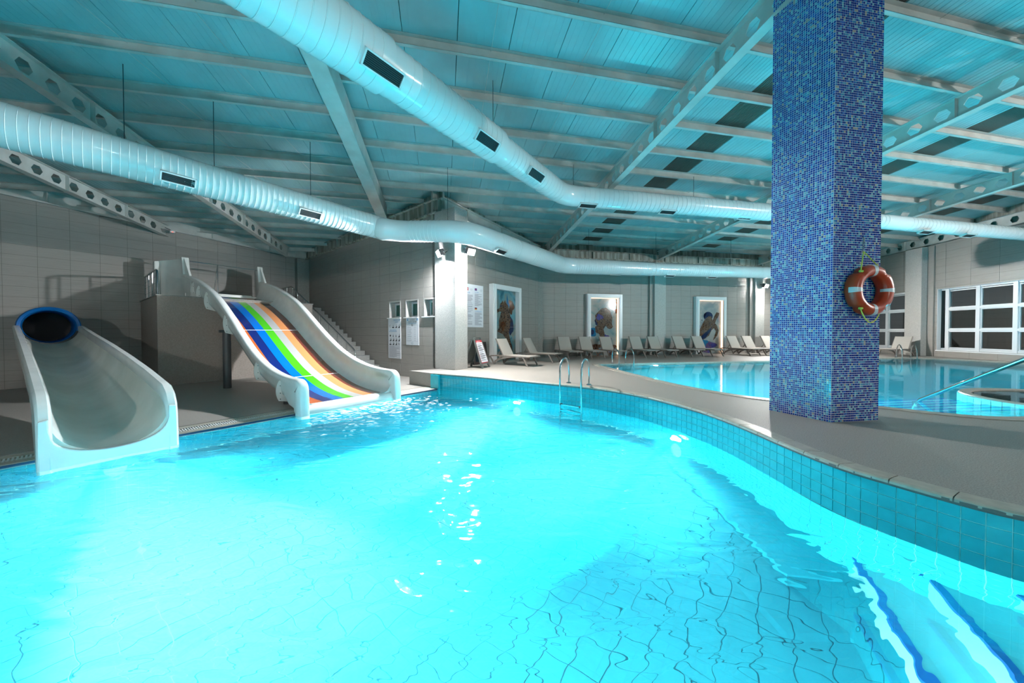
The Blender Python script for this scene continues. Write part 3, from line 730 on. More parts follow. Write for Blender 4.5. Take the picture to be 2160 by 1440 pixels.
D2 = [(*uv(-9, -7.9)[:2], Z2, .30), (*uv(5.05, -7.98)[:2], Z2, .28), (-3.42, 8.80, Z2, .275), (-2.98, 9.02, Z2, .27), (-1.62, 9.02, Z2, .285), (-1.1, 9.28, Z2, .30), (*(-.7, 9.84), Z2, .31), (.315, 11.25, Z2, .32), (2.12, 13.72, Z2, .32), (6.03, 14.55, Z2, .28), (6.2, 14.6, Z2, .265), (11.75, 15.45, Z2, .25), (15.9, 16.0, Z2, .24)]
D2 = [(x*k, y*k, 1.25+(z-1.25)*k, r*k) for (x, y, z, r), k in zip(D2, (1.34, 1.16, 1.13, 1.12, 1.10, 1.09, 1.08, 1.07, 1.06, 1.06, 1.06, 1.06, 1.06))]
r2 = empty('air_duct', (-1.62, 9.02, Z2), 'lower white ribbed air duct bending round the corner above the flood lights', 'air duct', 'white round air ducts')
duct(r2, D2, .105)
def sc(c, k): return (c[0]*k, c[1]*k, 1.25+(c[2]-1.25)*k)
for u_, k in ((-1.4, 1.24), (1.15, 1.21), (3.15, 1.185)):
    grille(r2, sc(uv(u_, -7.93, Z2), k), (*U, 0), .297*k, (V[0]*.75, V[1]*.75, -.62), .52, .20)
for c, d in (((-.45, 10.18, Z2), (.57, .82, 0)), ((1.75, 13.25, Z2), (.59, .80, 0))): grille(r2, sc(c, 1.07), d, .34, (.35, -.3, -.85), .5, .2)
for x in (4.4, 6.9, 9.0): grille(r2, sc((x, 13.9+.2*(x-2.8), Z2), 1.06), (.98, .19, 0), .285, (.1, -.25, -.95), .5, .2)
def collar(root, c, d, r, L=.07):
    c, d = Vector(c), Vector(d).normalized()
    MB().tube([tuple(c-d*L/2), tuple(c-d*L/2), tuple(c+d*L/2), tuple(c+d*L/2)], [r, r+.014, r+.014, r], 36, cap=False).build('joint_collar', M['duct'], root, smooth=True, angle=.6)
for u_, r_ in ((1.9, .386), (2.95, .37), (5.55, .33), (7.3, .298), (4.3, .348)): collar(r1, uv(u_, -4.61, Z1), (*U, 0), r_)
for p_, r_ in ((3.9, .283), (8.2, .27), (10.6, .25)): collar(r1, (1.516+(p_-3.47)*P[0], 9.85+(p_-3.47)*P[1], Z1), (*P, 0), r_)
collar(r2, sc((6.1, 14.57, Z2), 1.06), (.98, .19, 0), .29, .16); collar(r2, sc((-2.9, 9.02, Z2), 1.125), (1, 0, 0), .305); collar(r2, sc((-.9, 9.56, Z2), 1.085), (.57, .82, 0), .335)
collar(r2, sc((2.5, 13.8, Z2), 1.06), (.98, .2, 0), .34); collar(r2, sc(uv(3.6, -7.95, Z2), 1.18), (*U, 0), .335); collar(r2, sc(uv(.2, -7.93, Z2), 1.22), (*U, 0), .36)
def zroof(x, y): return zb(x*Q[0]+y*Q[1])
for k, (x, y, z) in enumerate([(-.381, 6.9, 5.55), (1.818, 9.9, 5.5), (5.78, 10.68, 5.5), (-2.2, 4.3, 5.6), (10.9, 11.75, 5.48)]):
    MB().tube([(x, y, z-.02), (x, y, zroof(x, y)+.47)], .007, 5).build('hanger_rod', M['post'], r1)
for (x, y, k) in ((-5.98, 5.2, 1.225), (-5.35, 6.05, 1.205), (-4.4, 7.35, 1.18), (-1.72, 9.02, 1.1), (3.2, 13.95, 1.06), (6.27, 14.6, 1.06), (9.9, 15.15, 1.06)):
    x, y = x*k, y*k
    MB().tube([(x, y, 1.25+(Z2+.25-1.25)*k), (x, y, zroof(x, y)+.47)], .007, 5).build('hanger_rod', M['post'], r2)

# ------------------------------------------------------------ flood lights
def flood(name_label, T, lens='lens', s=1.0, group=None):
    """T(a, o, z): a sideways, o outwards"""
    o0 = T(0, 0, 0); r = empty('flood_light', o0, name_label, 'lamp', 'white flood lights on the pillars')
    MB(T).box(-.13, .13, .10, .20, -.10, .10).build('housing', M['post'], r, bevel=.012)
    MB(T).box(-.15, .15, .10, .30, .10, .112).box(-.15, -.14, .19, .29, -.09, .10).box(.14, .15, .19, .29, -.09, .10).build('visor', M['post'], r)
    MB(T).box(-.14, -.125, 0, .16, -.02, .02).box(.125, .14, 0, .16, -.02, .02).box(-.14, .14, 0, .012, -.03, .03).build('bracket', M['steel'], r)
    MB(T).box(-.105*s, .105*s, .201, .206, -.075*s, .075*s).build('lens', M[lens], r)
def aimed(base, fwd, tilt):
    f = Vector((*fwd, 0)).normalized(); sd_ = Vector((-f.y, f.x, 0)); up = Vector((0, 0, 1)); b = Vector(base)
    f2 = f*math.cos(tilt)-up*math.sin(tilt); u2 = up*math.cos(tilt)+f*math.sin(tilt)
    return lambda a, o, z: b+sd_*a+f2*o+u2*z
flood('bright flood light on the left face of the inner corner pillar', aimed(uv(7.44, -8.22, 3.86), (-U[0]-V[0]*.45, -U[1]-V[1]*.45), .42), 'lens', 1.15)
flood('bright flood light on the right face of the inner corner pillar', aimed(uv(7.96, -7.82, 3.95), (.72, -.69), .46), 'lens2', 1.3)
flood('flood light on the granite pillar right of the turtle picture', aimed(pq(17.8, QD-.36, 3.90), (-Q[0]+.2, -Q[1]), .45), 'lens2', 1.2)
# unseen flood lights added to brighten the deck, slides and back wall
flood('added unseen flood light on the wall behind the camera, to its right', aimed((9.0, -8.9, 4.6), (-.15, 1), .55), 'lens2', .8)
flood('added unseen flood light on the wall behind the camera, to its left', aimed((-3.0, -8.9, 4.6), (-.5, 1), .45), 'lens2', .95)
flood('added unseen flood light high on the right wall', aimed(es(-13.5, .2, 4.3), (-.75, .85), .3), 'lens2', 1.5)

# ------------------------------------------------------------ underwater lamps
def pool_lamp(pos, n, label, watts, aim=None, angle=165, hot=1.0):
    pos = Vector(pos); n = Vector(n).normalized(); x = Vector((-n.y, n.x, 0)).normalized(); z = Vector((0, 0, 1))
    r = empty('pool_lamp', pos, label, 'lamp', 'round underwater pool lamps')
    k = 20; ring = lambda rr, o: [tuple(pos+n*o+(x*math.cos(2*math.pi*i/k)+z*math.sin(2*math.pi*i/k))*rr) for i in range(k)]
    MB().sweep([ring(.15, 0), ring(.15, .025), ring(.115, .035), ring(.11, .01)], cap=False).build('rim', M['steel'], r, smooth=True)
    b = MB(); b.v = [Vector(p) for p in ring(.112, .012)]; b.f = [tuple(range(k))]; b.build('lens', M['pled'], r)
    for nm, pw, sz, bl, am in (('bulb', watts*POOL_LIGHT*.9, angle, .7, n), ('beam', watts*POOL_LIGHT*hot, 36, 1.0, Vector(aim)-pos if aim else n)):
        if pw <= 0: continue
        l = bpy.data.lights.new(nm, 'SPOT'); l.energy = pw; l.color = (.86, 1.0, .97); l.spot_size = math.radians(sz); l.spot_blend = bl; l.shadow_soft_size = .06
        o = bpy.data.objects.new(nm, l); COL.objects.link(o)
        o.matrix_basis = Matrix.Translation(pos+n*.07) @ am.to_track_quat('-Z', 'Y').to_matrix().to_4x4(); par(o, r)
LAMPS = [
 (uv(.42, -7.655, -.76), V, 'pool lamp glowing under the mouth of the half-pipe slide', 800, (-3.4, 3.5, -1.45), 26.0),
 ((.14, 8.38, -.76), (-.6, -.8, 0), 'pool lamp in the curved wall left of the ladder', 800, (-1.1, 6.5, -1.45), 22.0),
 ((2.80, 5.62, -.76), (-.95, -.3, 0), 'pool lamp in the middle of the curved wall', 700, (.8, 4.7, -1.45), 22.0),
 (uv(-4.6, -7.655, -.8), V, 'added unseen pool lamp in the left wall near the camera', 900, (2.6, 3.2, -1.0), 4.0),  # added out of view to light the water around the camera
 ((-1.5, -5.0, -.8), (0, 1, 0), 'added unseen pool lamp behind the camera', 1100, (2.6, 2.2, -1.2), 1.5),  # also unseen, added to brighten the near water and steps
]
for l in LAMPS: pool_lamp(l[0], (l[1][0], l[1][1], 0), l[2], l[3], l[4], hot=l[5])
LAMPS2 = [
 ((5.67, 13.2, -.7), (.24, -.97, 0), 'pool lamp in the far wall left of the ladder', 700, (8, 8, -1.6)),
 ((12.4, 14.25, -.7), (.2, -.97, 0), 'pool lamp in the far wall behind the mosaic pillar', 700, (10, 8, -1.6)),
 ((4.0, 7.75, -.7), (1, .2, 0), 'pool lamp in the left wall of the swimming pool', 700, (12, 10, -1.3)),
 ((8.72, 5.35, -.55), (-1, .1, 0), 'pool lamp on the whirlpool wall above the steps', 260, (6.5, 5.6, -1.2)),
 ((19.45, 9.0, -.7), (-1, 0, 0), 'pool lamp in the right wall of the swimming pool', 900, (10, 9, -1.6)),
]
for l in LAMPS2: pool_lamp(l[0], (l[1][0], l[1][1], 0), l[2], l[3]*2.0, l[4], hot=.6)

# ------------------------------------------------------------ striped slide
SUV = lambda u, v, z: uv(u, v, z)
ZR = [(-18.2, 3.50), (-17.2, 3.42), (-16.7, 3.32), (-15.7, 3.10), (-14.65, 2.80), (-13.6, 2.44), (-12.9, 2.10), (-12.1, 1.66), (-11.3, 1.22), (-10.3, .74), (-9.5, .48), (-9.0, .37), (-8.5, .30), (-8.05, .27), (-7.6, .27)]
ZF = [(-18.2, 2.70), (-17.2, 2.68), (-16.45, 2.59), (-15.55, 2.40), (-14.74, 2.15), (-13.62, 1.72), (-12.75, 1.31), (-12.24, 1.04), (-11.38, .62), (-10.52, .235), (-9.88, .03), (-9.1, -.168), (-8.39, -.265), (-7.87, -.284), (-7.5, -.284)]
def smoothtab(tab):
    vs = [tab[0][0]+i*(tab[-1][0]-tab[0][0])/60 for i in range(61)]
    ys = [interp(tab, v) for v in vs]
    for _ in range(3): ys = [ys[0]]+[(ys[i-1]+2*ys[i]+ys[i+1])/4 for i in range(1, 60)]+[ys[-1]]
    return list(zip(vs, ys))
ZR, ZF = smoothtab(ZR), smoothtab(ZF)
def un(v): return 2.80 if v > -12 else 2.80-(.19)*(-12-v)/5.2    # outer face of the near rail
UF = 5.13
slide = empty('striped_slide', uv(4, -12, LOW), 'wide white water slide with seven coloured lanes running down into the pool', 'water slide')
vs_ = [-17.2+i*(9.62)/56 for i in range(57)]
def section(v, lift=0):
    zr, zf = interp(ZR, v), interp(ZF, v); a = un(v)+.15; b = UF-.15; h = zr-zf
    pts = [(a, zr-.02)]
    n_ = 8; la, lb = 3.135, 4.76
    la = la+(un(v)-2.8)*.6
    for k in range(n_+1):
        t = k/n_*math.pi/2; pts.append((a+(la-a)*(1-math.cos(t)), zf+(h*.62)*(1-math.sin(t))))
    for k in range(n_, -1, -1):
        t = k/n_*math.pi/2; pts.append((b-(b-lb)*(1-math.cos(t)), zf+(h*.62)*(1-math.sin(t))))
    pts.append((b, zr-.02))
    outer_ = [(b+.03, zr-.02), (b+.03, zf+.3*h)]+[(b+.03-(b+.03-lb)*(1-math.cos(t)), zf-.05+(h*.35)*(1-math.sin(t))) for t in (.5, 1.0, 1.5)]
    outer_ += [(la+(a-.03-la)*(1-math.sin(t)) if False else a-.03+(la-a+.03)*(1-math.cos(t)), zf-.05+(h*.35)*(1-math.sin(t))) for t in (1.5, 1.0, .5)]+[(a-.03, zf+.3*h), (a-.03, zr-.02)]
    return [(x, v, z) for x, z in pts+outer_]
MB(SUV).sweep([section(v) for v in vs_]).build('slide_body', M['grp'], slide, smooth=True, angle=.9)
lanes = ['lane_orange', 'lane_navy', 'lane_blue', 'lane_green', 'lane_grey', 'lane_peach', 'lane_brown']
vl = [v for v in vs_ if v >= -16.6 and v < -7.75]+[-7.72]
for k, ln in enumerate(lanes):
    w_ = (4.76-3.135)/7
    def lane_u(v, f): la = 3.135+(un(v)-2.8)*.6; return la+(4.76-la)*f/7
    sts = [[(lane_u(v, k)+.001, v, interp(ZF, v)-.004), (lane_u(v, k)+.001, v, interp(ZF, v)+.006), (lane_u(v, k+1)-.001, v, interp(ZF, v)+.006), (lane_u(v, k+1)-.001, v, interp(ZF, v)-.004)] for v in vl]
    o = MB(SUV).sweep(sts).build('lane', M[ln], slide, smooth=True, angle=.5); o['label'] = ln[5:]+' coloured slide lane'
for vj in (-12.75, -9.9):
    zf = interp(ZF, vj)+.0075
    MB(SUV).hexa([(3.13, vj-.012, zf+.004), (4.76, vj-.012, zf+.004), (3.13, vj+.012, zf-.008), (4.76, vj+.012, zf-.008), (3.13, vj-.012, zf+.008), (4.76, vj-.012, zf+.008), (3.13, vj+.012, zf-.002), (4.76, vj+.012, zf-.002)]).build('joint_strip', M['paper'], slide)
def rail(side):
    # path in (v, z), with the rounded nose down to the water
    path = [(v, interp(ZR, v)) for v in vs_ if v < -7.75]
    c = (-7.66, .06); path += [(c[0]+.26*math.sin(t)*1.0, c[1]+.21*math.cos(t)) for t in (0, .3, .6, .9, 1.2, 1.57)]
    path += [(-7.385, -.15), (-7.37, -.40), (-7.36, -.66)]
    sts = []
    for i, (v, z) in enumerate(path):
        a, b = path[max(i-1, 0)], path[min(i+1, len(path)-1)]; t = Vector((b[0]-a[0], b[1]-a[1])).normalized(); nn = Vector((t.y, -t.x))*-1   # upwards normal
        if nn.y < 0 and i < 5: nn = -nn
        nn = Vector((-t.y, t.x)); 
        u0, u1 = (un(v), un(v)+.175) if side == 0 else (UF-.175, UF)
        dep = .11 if v < -7.8 else .11+.16*min(1, (v+7.8)/.3)
        o = lambda u, d: (u, v-nn.x*d, z-nn.y*d)
        sts.append([o(u0, dep), o(u0, .02), o(u0+.02, 0), o(u1-.02, 0), o(u1, .02), o(u1, dep)])
    return MB(SUV).sweep(sts).build('side_rail', M['grp'], slide, smooth=True, angle=.8)
rail(0); rail(1)
for u0 in (2.83, 4.98):     # solid noses of the side walls standing in the water
    pr = [(-7.45, -.66), (-7.45, .0), (-7.55, .14), (-7.72, .18), (-8.0, .2), (-8.3, .18), (-8.3, -.12), (-8.05, -.30), (-7.80, -.34), (-7.72, -.66)]
    MB(SUV).prism(pr, u0, u0+.12, axis=0).build('nose', M['grp'], slide, bevel=.012)
lip = [(-7.50+.13*math.sin(t)*-1-.12, -.41+.13*math.cos(t)) for t in [i*.35 for i in range(18)]]
MB(SUV).sweep([[(u, -7.60+.15*math.sin(2*math.pi*i/16), -.43+.15*math.cos(2*math.pi*i/16)) for i in range(16)] for u in (2.96, 4.98)]).build('lip', M['grp'], slide, smooth=True, angle=1.2)
# flanges of the joints under the near rail
for v, dz in ((-16.2, .55), (-15.5, .62), (-14.6, .80), (-12.75, .62), (-10.2, .60), (-8.75, .58)):
    zr, zf = interp(ZR, v), interp(ZF, v); a = un(v)+.13; pts = [(a+.02, zr-.12)]
    pts += [(a+.02-.15*math.sin(math.pi*min(1, k/5)) if k < 0 else a-.11*math.sin(math.pi*k/9)**.6, zr-.14-(zr-zf+.02)*k/9) for k in range(1, 9)]+[(a+.25, zf-.17), (a+.55, zf-.17), (a+.55, zf-.04), (a+.02, zf+.1)]
    fl = MB(lambda x, y, z, v=v: uv(x, v+y, z)).prism(pts, -.012, .012, axis=1).build('flange', M['grp'], slide)
    for k in (.3, .6, .85): MB(SUV).tube([(a-.03, v-.03, zr-.14-(zr-zf)*k), (a-.03, v+.035, zr-.14-(zr-zf)*k)], .012, 6).build('bolt', M['steel'], fl)
# start towers: high curved cheeks with square ends
def tower(us, ztop, end_u):
    pth = us; sts = []
    for i, (u, v, zt) in enumerate(pth):
        a, b = pth[max(i-1, 0)], pth[min(i+1, len(pth)-1)]; t = Vector((b[0]-a[0], b[1]-a[1])).normalized(); n_ = Vector((-t.y, t.x))*.03
        sts.append([(u-n_.x, v-n_.y, 2.44), (u+n_.x, v+n_.y, 2.44), (u+n_.x, v+n_.y, zt), (u-n_.x, v-n_.y, zt)])
    return MB(SUV).sweep(sts).build('start_cheek', M['grp'], slide, smooth=True, angle=.6)
tower([(2.75, -16.5, 3.20), (2.70, -17.1, 3.97), (2.66, -17.5, 4.0), (2.50, -17.85, 3.98), (2.25, -18.05, 3.94), (2.02, -18.1, 3.88)], 4, 0)
tower([(5.03, -16.5, 3.20), (5.03, -17.1, 3.97), (5.03, -17.7, 3.99), (5.15, -18.2, 3.96), (5.4, -18.5, 3.9)], 4, 0)
for u0, u1 in ((2.62, 2.82), (4.93, 5.12)):
    MB(SUV).hexa([(u0, -17.22, 3.36), (u1, -17.22, 3.36), (u0, -17.04, 3.34), (u1, -17.04, 3.34), (u0-.02, -17.26, 4.02), (u1-.02, -17.26, 4.02), (u0-.02, -17.13, 4.02), (u1-.02, -17.13, 4.02)]).build('start_post', M['grp'], slide, bevel=.02)
MB(SUV).box(2.0, 2.14, -18.2, -17.95, 2.44, 3.88).build('cheek_edge', M['grp'], slide, bevel=.03)
MB(SUV).box(2.66, 5.0, -18.2, -17.0, 2.44, 2.70).box(2.72, 4.7, -17.5, -17.1, 2.70, 2.76).build('start_sill', M['grp'], slide, bevel=.02)
MB(SUV).tube([(2.82, -17.15, 3.90), (4.93, -17.15, 3.86)], .018, 8).build('start_bar', M['steel'], slide)
MB(SUV).tube([(3.62, -17.15, 3.885), (3.62, -17.15, 2.72)], .022, 8).tube([(3.62, -17.15, 3.86), (3.55, -17.45, 2.74)], .018, 8).build('bar_stay', M['steel'], slide)
for (u, v, r) in ((2.90, -12.85, .10), (3.12, -8.9, .10), (4.75, -12.85, .10)):
    zt = interp(ZF, v)-.10
    ps = MB(SUV).tube([(u, v, LOW-.06), (u, v, zt)], r, 18).build('support_post', M['post'], slide, smooth=True, angle=.9)
    MB(SUV).box(u-.17, u+.17, v-.06, v+.06, zt-.02, zt+.06).build('saddle', M['post'], ps)
    MB(SUV).tube([(u, v, LOW-.06), (u, v, LOW-.012)], r*1.35, 18).build('base_plate', M['steel'], ps)

# ------------------------------------------------------------ half-pipe slide
hp = empty('halfpipe_slide', uv(.4, -8, LOW), 'worn white half-pipe slide widening from the blue tube down to the pool', 'water slide')
HR = [(-17.0, 1.45), (-16.4, 1.40), (-14.3, 1.19), (-12.0, .98), (-10, .77), (-8.6, .60), (-7.9, .50), (-7.5, .44), (-7.28, .33), (-7.18, .18)]
HB = [(-17.2, .93), (-16, .80), (-14.3, .52), (-12, .20), (-10, -.06), (-8.6, -.22), (-7.6, -.31), (-7.1, -.34)]
def hu(v): return -.24+.0665*(v+7.15), 1.02+.0665*(v+7.15)
hv = [-17.0+i*9.5/44 for i in range(45)]+[-7.42, -7.34, -7.27, -7.22, -7.18]
def hsec(v, inner=True):
    uL, uR = hu(v); r, b = interp(HR, v), interp(HB, v); c = (uL+uR)/2; W_ = (uR-uL)/2-.10; pts = []
    b = min(b, r-.03)
    for k in range(21):
        t = math.pi*k/20; x = -math.cos(t); pts.append((c+W_*x, r-.01-(r-b)*math.sin(t)**.85))
    out_ = [(c+(W_+.03)*-math.cos(math.pi*k/20), r-.01-(r-b+.06)*math.sin(math.pi*k/20)**.7) for k in range(20, -1, -1)]
    return [(x, v, z) for x, z in pts+out_]
MB(SUV).sweep([hsec(v) for v in hv]).build('trough', M['grp_worn'], hp, smooth=True, angle=.9)
def hrail(side):
    path = [(v, interp(HR, v)) for v in hv]+[(-7.14, .0), (-7.12, -.25), (-7.10, -.62)]; sts = []
    for i, (v, z) in enumerate(path):
        a, b = path[max(i-1, 0)], path[min(i+1, len(path)-1)]; t = Vector((b[0]-a[0], b[1]-a[1])).normalized(); nn = Vector((-t.y, t.x))
        uL, uR = hu(v); w_ = .125
        u0, u1 = (uL, uL+w_) if side == 0 else (uR-w_, uR)
        o = lambda u, d: (u, v-nn.x*d, z-nn.y*d); dep = .13
        sts.append([o(u0, dep+.05), o(u0, .03), o(u0+.025, 0), o(u1-.025, 0), o(u1, .03), o(u1, dep-.03)])
    return MB(SUV).sweep(sts).build('side_rail', M['grp'], hp, smooth=True, angle=.8)
hrail(0); hrail(1)
# outside cheeks (flat skirts below the rails) and the mouth plate
for side in (0, 1):
    sts = []
    for v in hv:
        uL, uR = hu(v); r = interp(HR, v); b = interp(HB, v); u = uL+.01 if side == 0 else uR-.03
        dep = min(.34, .34) if v < -8.4 else .34+(r-.34+.62)*min(1, (v+8.4)/1.1)
        sts.append([(u, v, r-.04), (u+.02, v, r-.04), (u+.02, v, r-dep), (u, v, r-dep)])
    MB(SUV).sweep(sts).build('skirt', M['grp'], hp, smooth=True, angle=.6)
vm = -7.17; uL, uR = hu(vm); c = (uL+uR)/2; W_ = (uR-uL)/2-.10
mo = [(c-W_*math.cos(math.pi*k/24), .16-(.16+.33)*math.sin(math.pi*k/24)**.5) for k in range(25)]
mo = [(x, max(z, -.33)) for x, z in mo]
outm = [(uL+.02, .14)]+[(uL+.01, -.62)]+[(uR-.01, -.62)]+[(uR-.02, .14)]
mouth = mo+outm[::-1]
MB(lambda x, y, z: uv(x, vm+y+.06*max(0, (-z))*0, z)).prism(mouth, -.10, .05, axis=1).build('mouth_plate', M['grp'], hp, bevel=.015)
# blue flume tube coming out of the wall
fl = empty('flume_tube', uv(-.27, -17.5, 1.43), 'blue round flume tube opening in the left wall above the half-pipe', 'slide tube')
rg = lambda v, r, n=40: [(-.275+(v+17.1)*.04+r*math.cos(2*math.pi*i/n), v, 1.43+r*math.sin(2*math.pi*i/n)) for i in range(n)]
MB(SUV).sweep([rg(-19.15, .47), rg(-17.10, .47), rg(-17.08, .485), rg(-17.10, .50), rg(-19.15, .50)], cap=False).build('tube_shell', M['ring'], fl, smooth=True, angle=.8)
arc = lambda v, r: [(-.275+r*math.cos(math.pi*(-.08+1.16*i/24)), v, 1.43+r*math.sin(math.pi*(-.08+1.16*i/24))) for i in range(25)]
a1, a2, a3, a4 = arc(-17.10, .49), arc(-17.06, .56), arc(-17.10, .585), arc(-17.18, .49)
MB(SUV).sweep([[a1[i], a2[i], a3[i], a4[i]] for i in range(25)]).build('flange', M['ring'], fl, smooth=True, angle=.8)
b = MB(SUV); b.v = [uv(*p) for p in rg(-18.9, .47)]; b.f = [tuple(range(40))]; b.build('tube_back', M['dark'], fl)

# ------------------------------------------------------------ platform, guard rail, stairs
pl = MB(SUV).hexa([(1.76, -19.18, -.9), (6.35, -19.18, -.9), (1.76, -15.4, -.9), (6.35, -15.4, -.9), (1.76, -19.18, 2.42), (6.35, -19.18, 2.42), (1.76, -15.4, 2.42), (6.35, -15.4, 2.42)]).build('slide_platform', M['render'])
tag(pl, 'rough rendered block carrying the start of the striped slide', 'platform')
MB(SUV).box(1.73, 6.38, -19.25, -15.37, 2.42, 2.455).build('cap_slab', M['granite_dark'], pl, bevel=.006)
MB(SUV).box(6.39, 7.08, -19.18, -17.9, 2.40, 2.455).build('landing', M['granite_dark'], pl)
gr_ = empty('guard_rail', uv(1.85, -17, 2.455), 'short stainless guard rail on the left edge of the slide platform', 'railing')
MB(SUV).tube([(1.85, -18.9, 3.34), (1.85, -16.25, 3.34), (1.85, -16.12, 3.30), (1.85, -16.05, 3.2), (1.85, -16.05, 2.455)], .03, 10).build('handrail', M['steel'], gr_, smooth=True)
for v in (-16.3, -17.1, -17.95, -18.8): MB(SUV).tube([(1.85, v, 2.455), (1.85, v, 3.33)], .022, 8).build('rail_post', M['steel'], gr_, smooth=True)
for z in (2.68, 2.90, 3.12): MB(SUV).tube([(1.85, -18.9, z), (1.85, -16.07, z)], .009, 6).build('rail_wire', M['steel'], gr_)
stairs = None
for i in range(17):
    v0 = -17.92+.3655*i; z1 = 2.628-.1814*(i+1)
    if z1 < LOW+.02: break
    mb = MB(SUV).box(6.40, 7.636, v0-.02, v0+.3655, -.8, z1)
    if stairs is None: stairs = mb.build('stairs', M['granite_dark']); tag(stairs, 'pale granite stairs climbing along the grey tiled wall behind the slide', 'stairs')
    else: mb.build('step', M['granite_dark'], stairs)
hr = empty('stair_rail', uv(6.46, -15, 1), 'stainless handrail with posts running down the granite stairs', 'railing')
sz = lambda v: 2.628-.4963*(v+17.92)
MB(SUV).tube([(6.46, -19.0, 3.40), (6.46, -17.9, 3.40)]+[(6.46, v, sz(v)+.80) for v in (-17.7, -16, -14, -12.5, -12.3)]+[(6.46, -12.14, sz(-12.3)+.70), (6.46, -12.1, sz(-12.1)+.5), (6.46, -12.1, sz(-12.1))], .028, 10).build('handrail', M['steel'], hr, smooth=True)
MB(SUV).tube([(6.46, -19.0, 2.95), (6.46, -17.9, 2.95)]+[(6.46, v, sz(v)+.40) for v in (-17.7, -12.15)], .012, 6).build('middle_rail', M['steel'], hr)
for v in [-18.9, -18.4, -17.75]+[-17.2+.74*k for k in range(7)]: MB(SUV).tube([(6.46, v, sz(max(v, -17.9))-.12), (6.46, v, (sz(v)+.79) if v > -17.8 else 3.39)], .022, 8).build('rail_post', M['steel'], hr, smooth=True)

# ------------------------------------------------------------ pool ladders, handrail
def ladder(label, legs, ztop, zbot, treads):
    (d0, w0), (d1, w1) = legs; r = empty('pool_ladder', (d0[0], d0[1], 0), label, 'pool ladder', 'stainless pool ladders')
    for d, w in legs:
        d, w = Vector((*d, 0)), Vector((*w, 0)); path = [(d.x, d.y, 0.0)]; rr = (d-w).length/2; c = (d+w)/2; dir_ = (w-d).normalized()
        path += [(d.x, d.y, .1), (*(d+dir_*-.03)[:2], ztop-rr-.12)]
        for k in range(9):
            a = math.pi*k/8; p = c-dir_*(rr*1.02)*math.cos(a); path.append((p.x, p.y, ztop-rr+rr*math.sin(a)))
        path += [(w.x, w.y, -.05), (w.x, w.y, zbot)]
        MB().tube(path, .021, 12).build('side_tube', M['steel'], r, smooth=True)
        MB().tube([(d.x, d.y, .0), (d.x, d.y, .012), (d.x, d.y, .028)], [.062, .058, .03], 16).build('foot_flange', M['steel'], r, smooth=True, angle=.5)
    a, b = Vector((*legs[0][1], 0)), Vector((*legs[1][1], 0)); t = (b-a).normalized(); n_ = Vector((-t.y, t.x, 0))
    for z in treads:
        o = MB().hexa([(*(a-n_*.03)[:2], z-.012), (*(b-n_*.03)[:2], z-.012), (*(a+n_*.04)[:2], z-.012), (*(b+n_*.04)[:2], z-.012), (*(a-n_*.03)[:2], z+.012), (*(b-n_*.03)[:2], z+.012), (*(a+n_*.04)[:2], z+.012), (*(b+n_*.04)[:2], z+.012)]).build('tread', M['steel'], r, bevel=.004)
        for q_ in (a+t*.03, b-t*.03): MB().box(q_.x-.028, q_.x+.028, q_.y-.03, q_.y+.03, z-.018, z+.018).build('tread_clip', M['dark'], o)
ladder('stainless ladder on the curved edge of the slide pool, in front', [((1.38, 8.10), (1.09, 7.58)), ((1.80, 7.80), (1.50, 7.22))], .63, -1.25, (-.40, -.68, -.95))
ladder('stainless ladder at the far left corner of the swimming pool', [((3.92, 13.05), (3.99, 12.45)), ((4.50, 13.2), (4.60, 12.6))], .60, -1.0, (-.25, -.5, -.75))
ladder('stainless ladder at the far right corner, below the lone sunbed', [((18.15, 15.75), (17.55, 15.0)), ((18.72, 15.65), (18.10, 14.9))], .62, -1.0, (-.25, -.5, -.75))
hd = empty('pool_handrail', (7.06, 4.55, 0), 'straight stainless handrail sloping down into the swimming pool steps', 'railing')
MB().tube([(7.02, 4.20, 0), (7.02, 4.22, .92), (7.03, 4.28, .99), (7.05, 4.42, .97), (7.36, 6.0, .01), (7.38, 6.1, -.15), (7.38, 6.1, -1.4)], .03, 14).build('handrail', M['steel'], hd, smooth=True)
MB().tube([(7.02, 4.2, 0), (7.02, 4.2, .02)], .07, 16).build('foot_flange', M['steel'], hd)

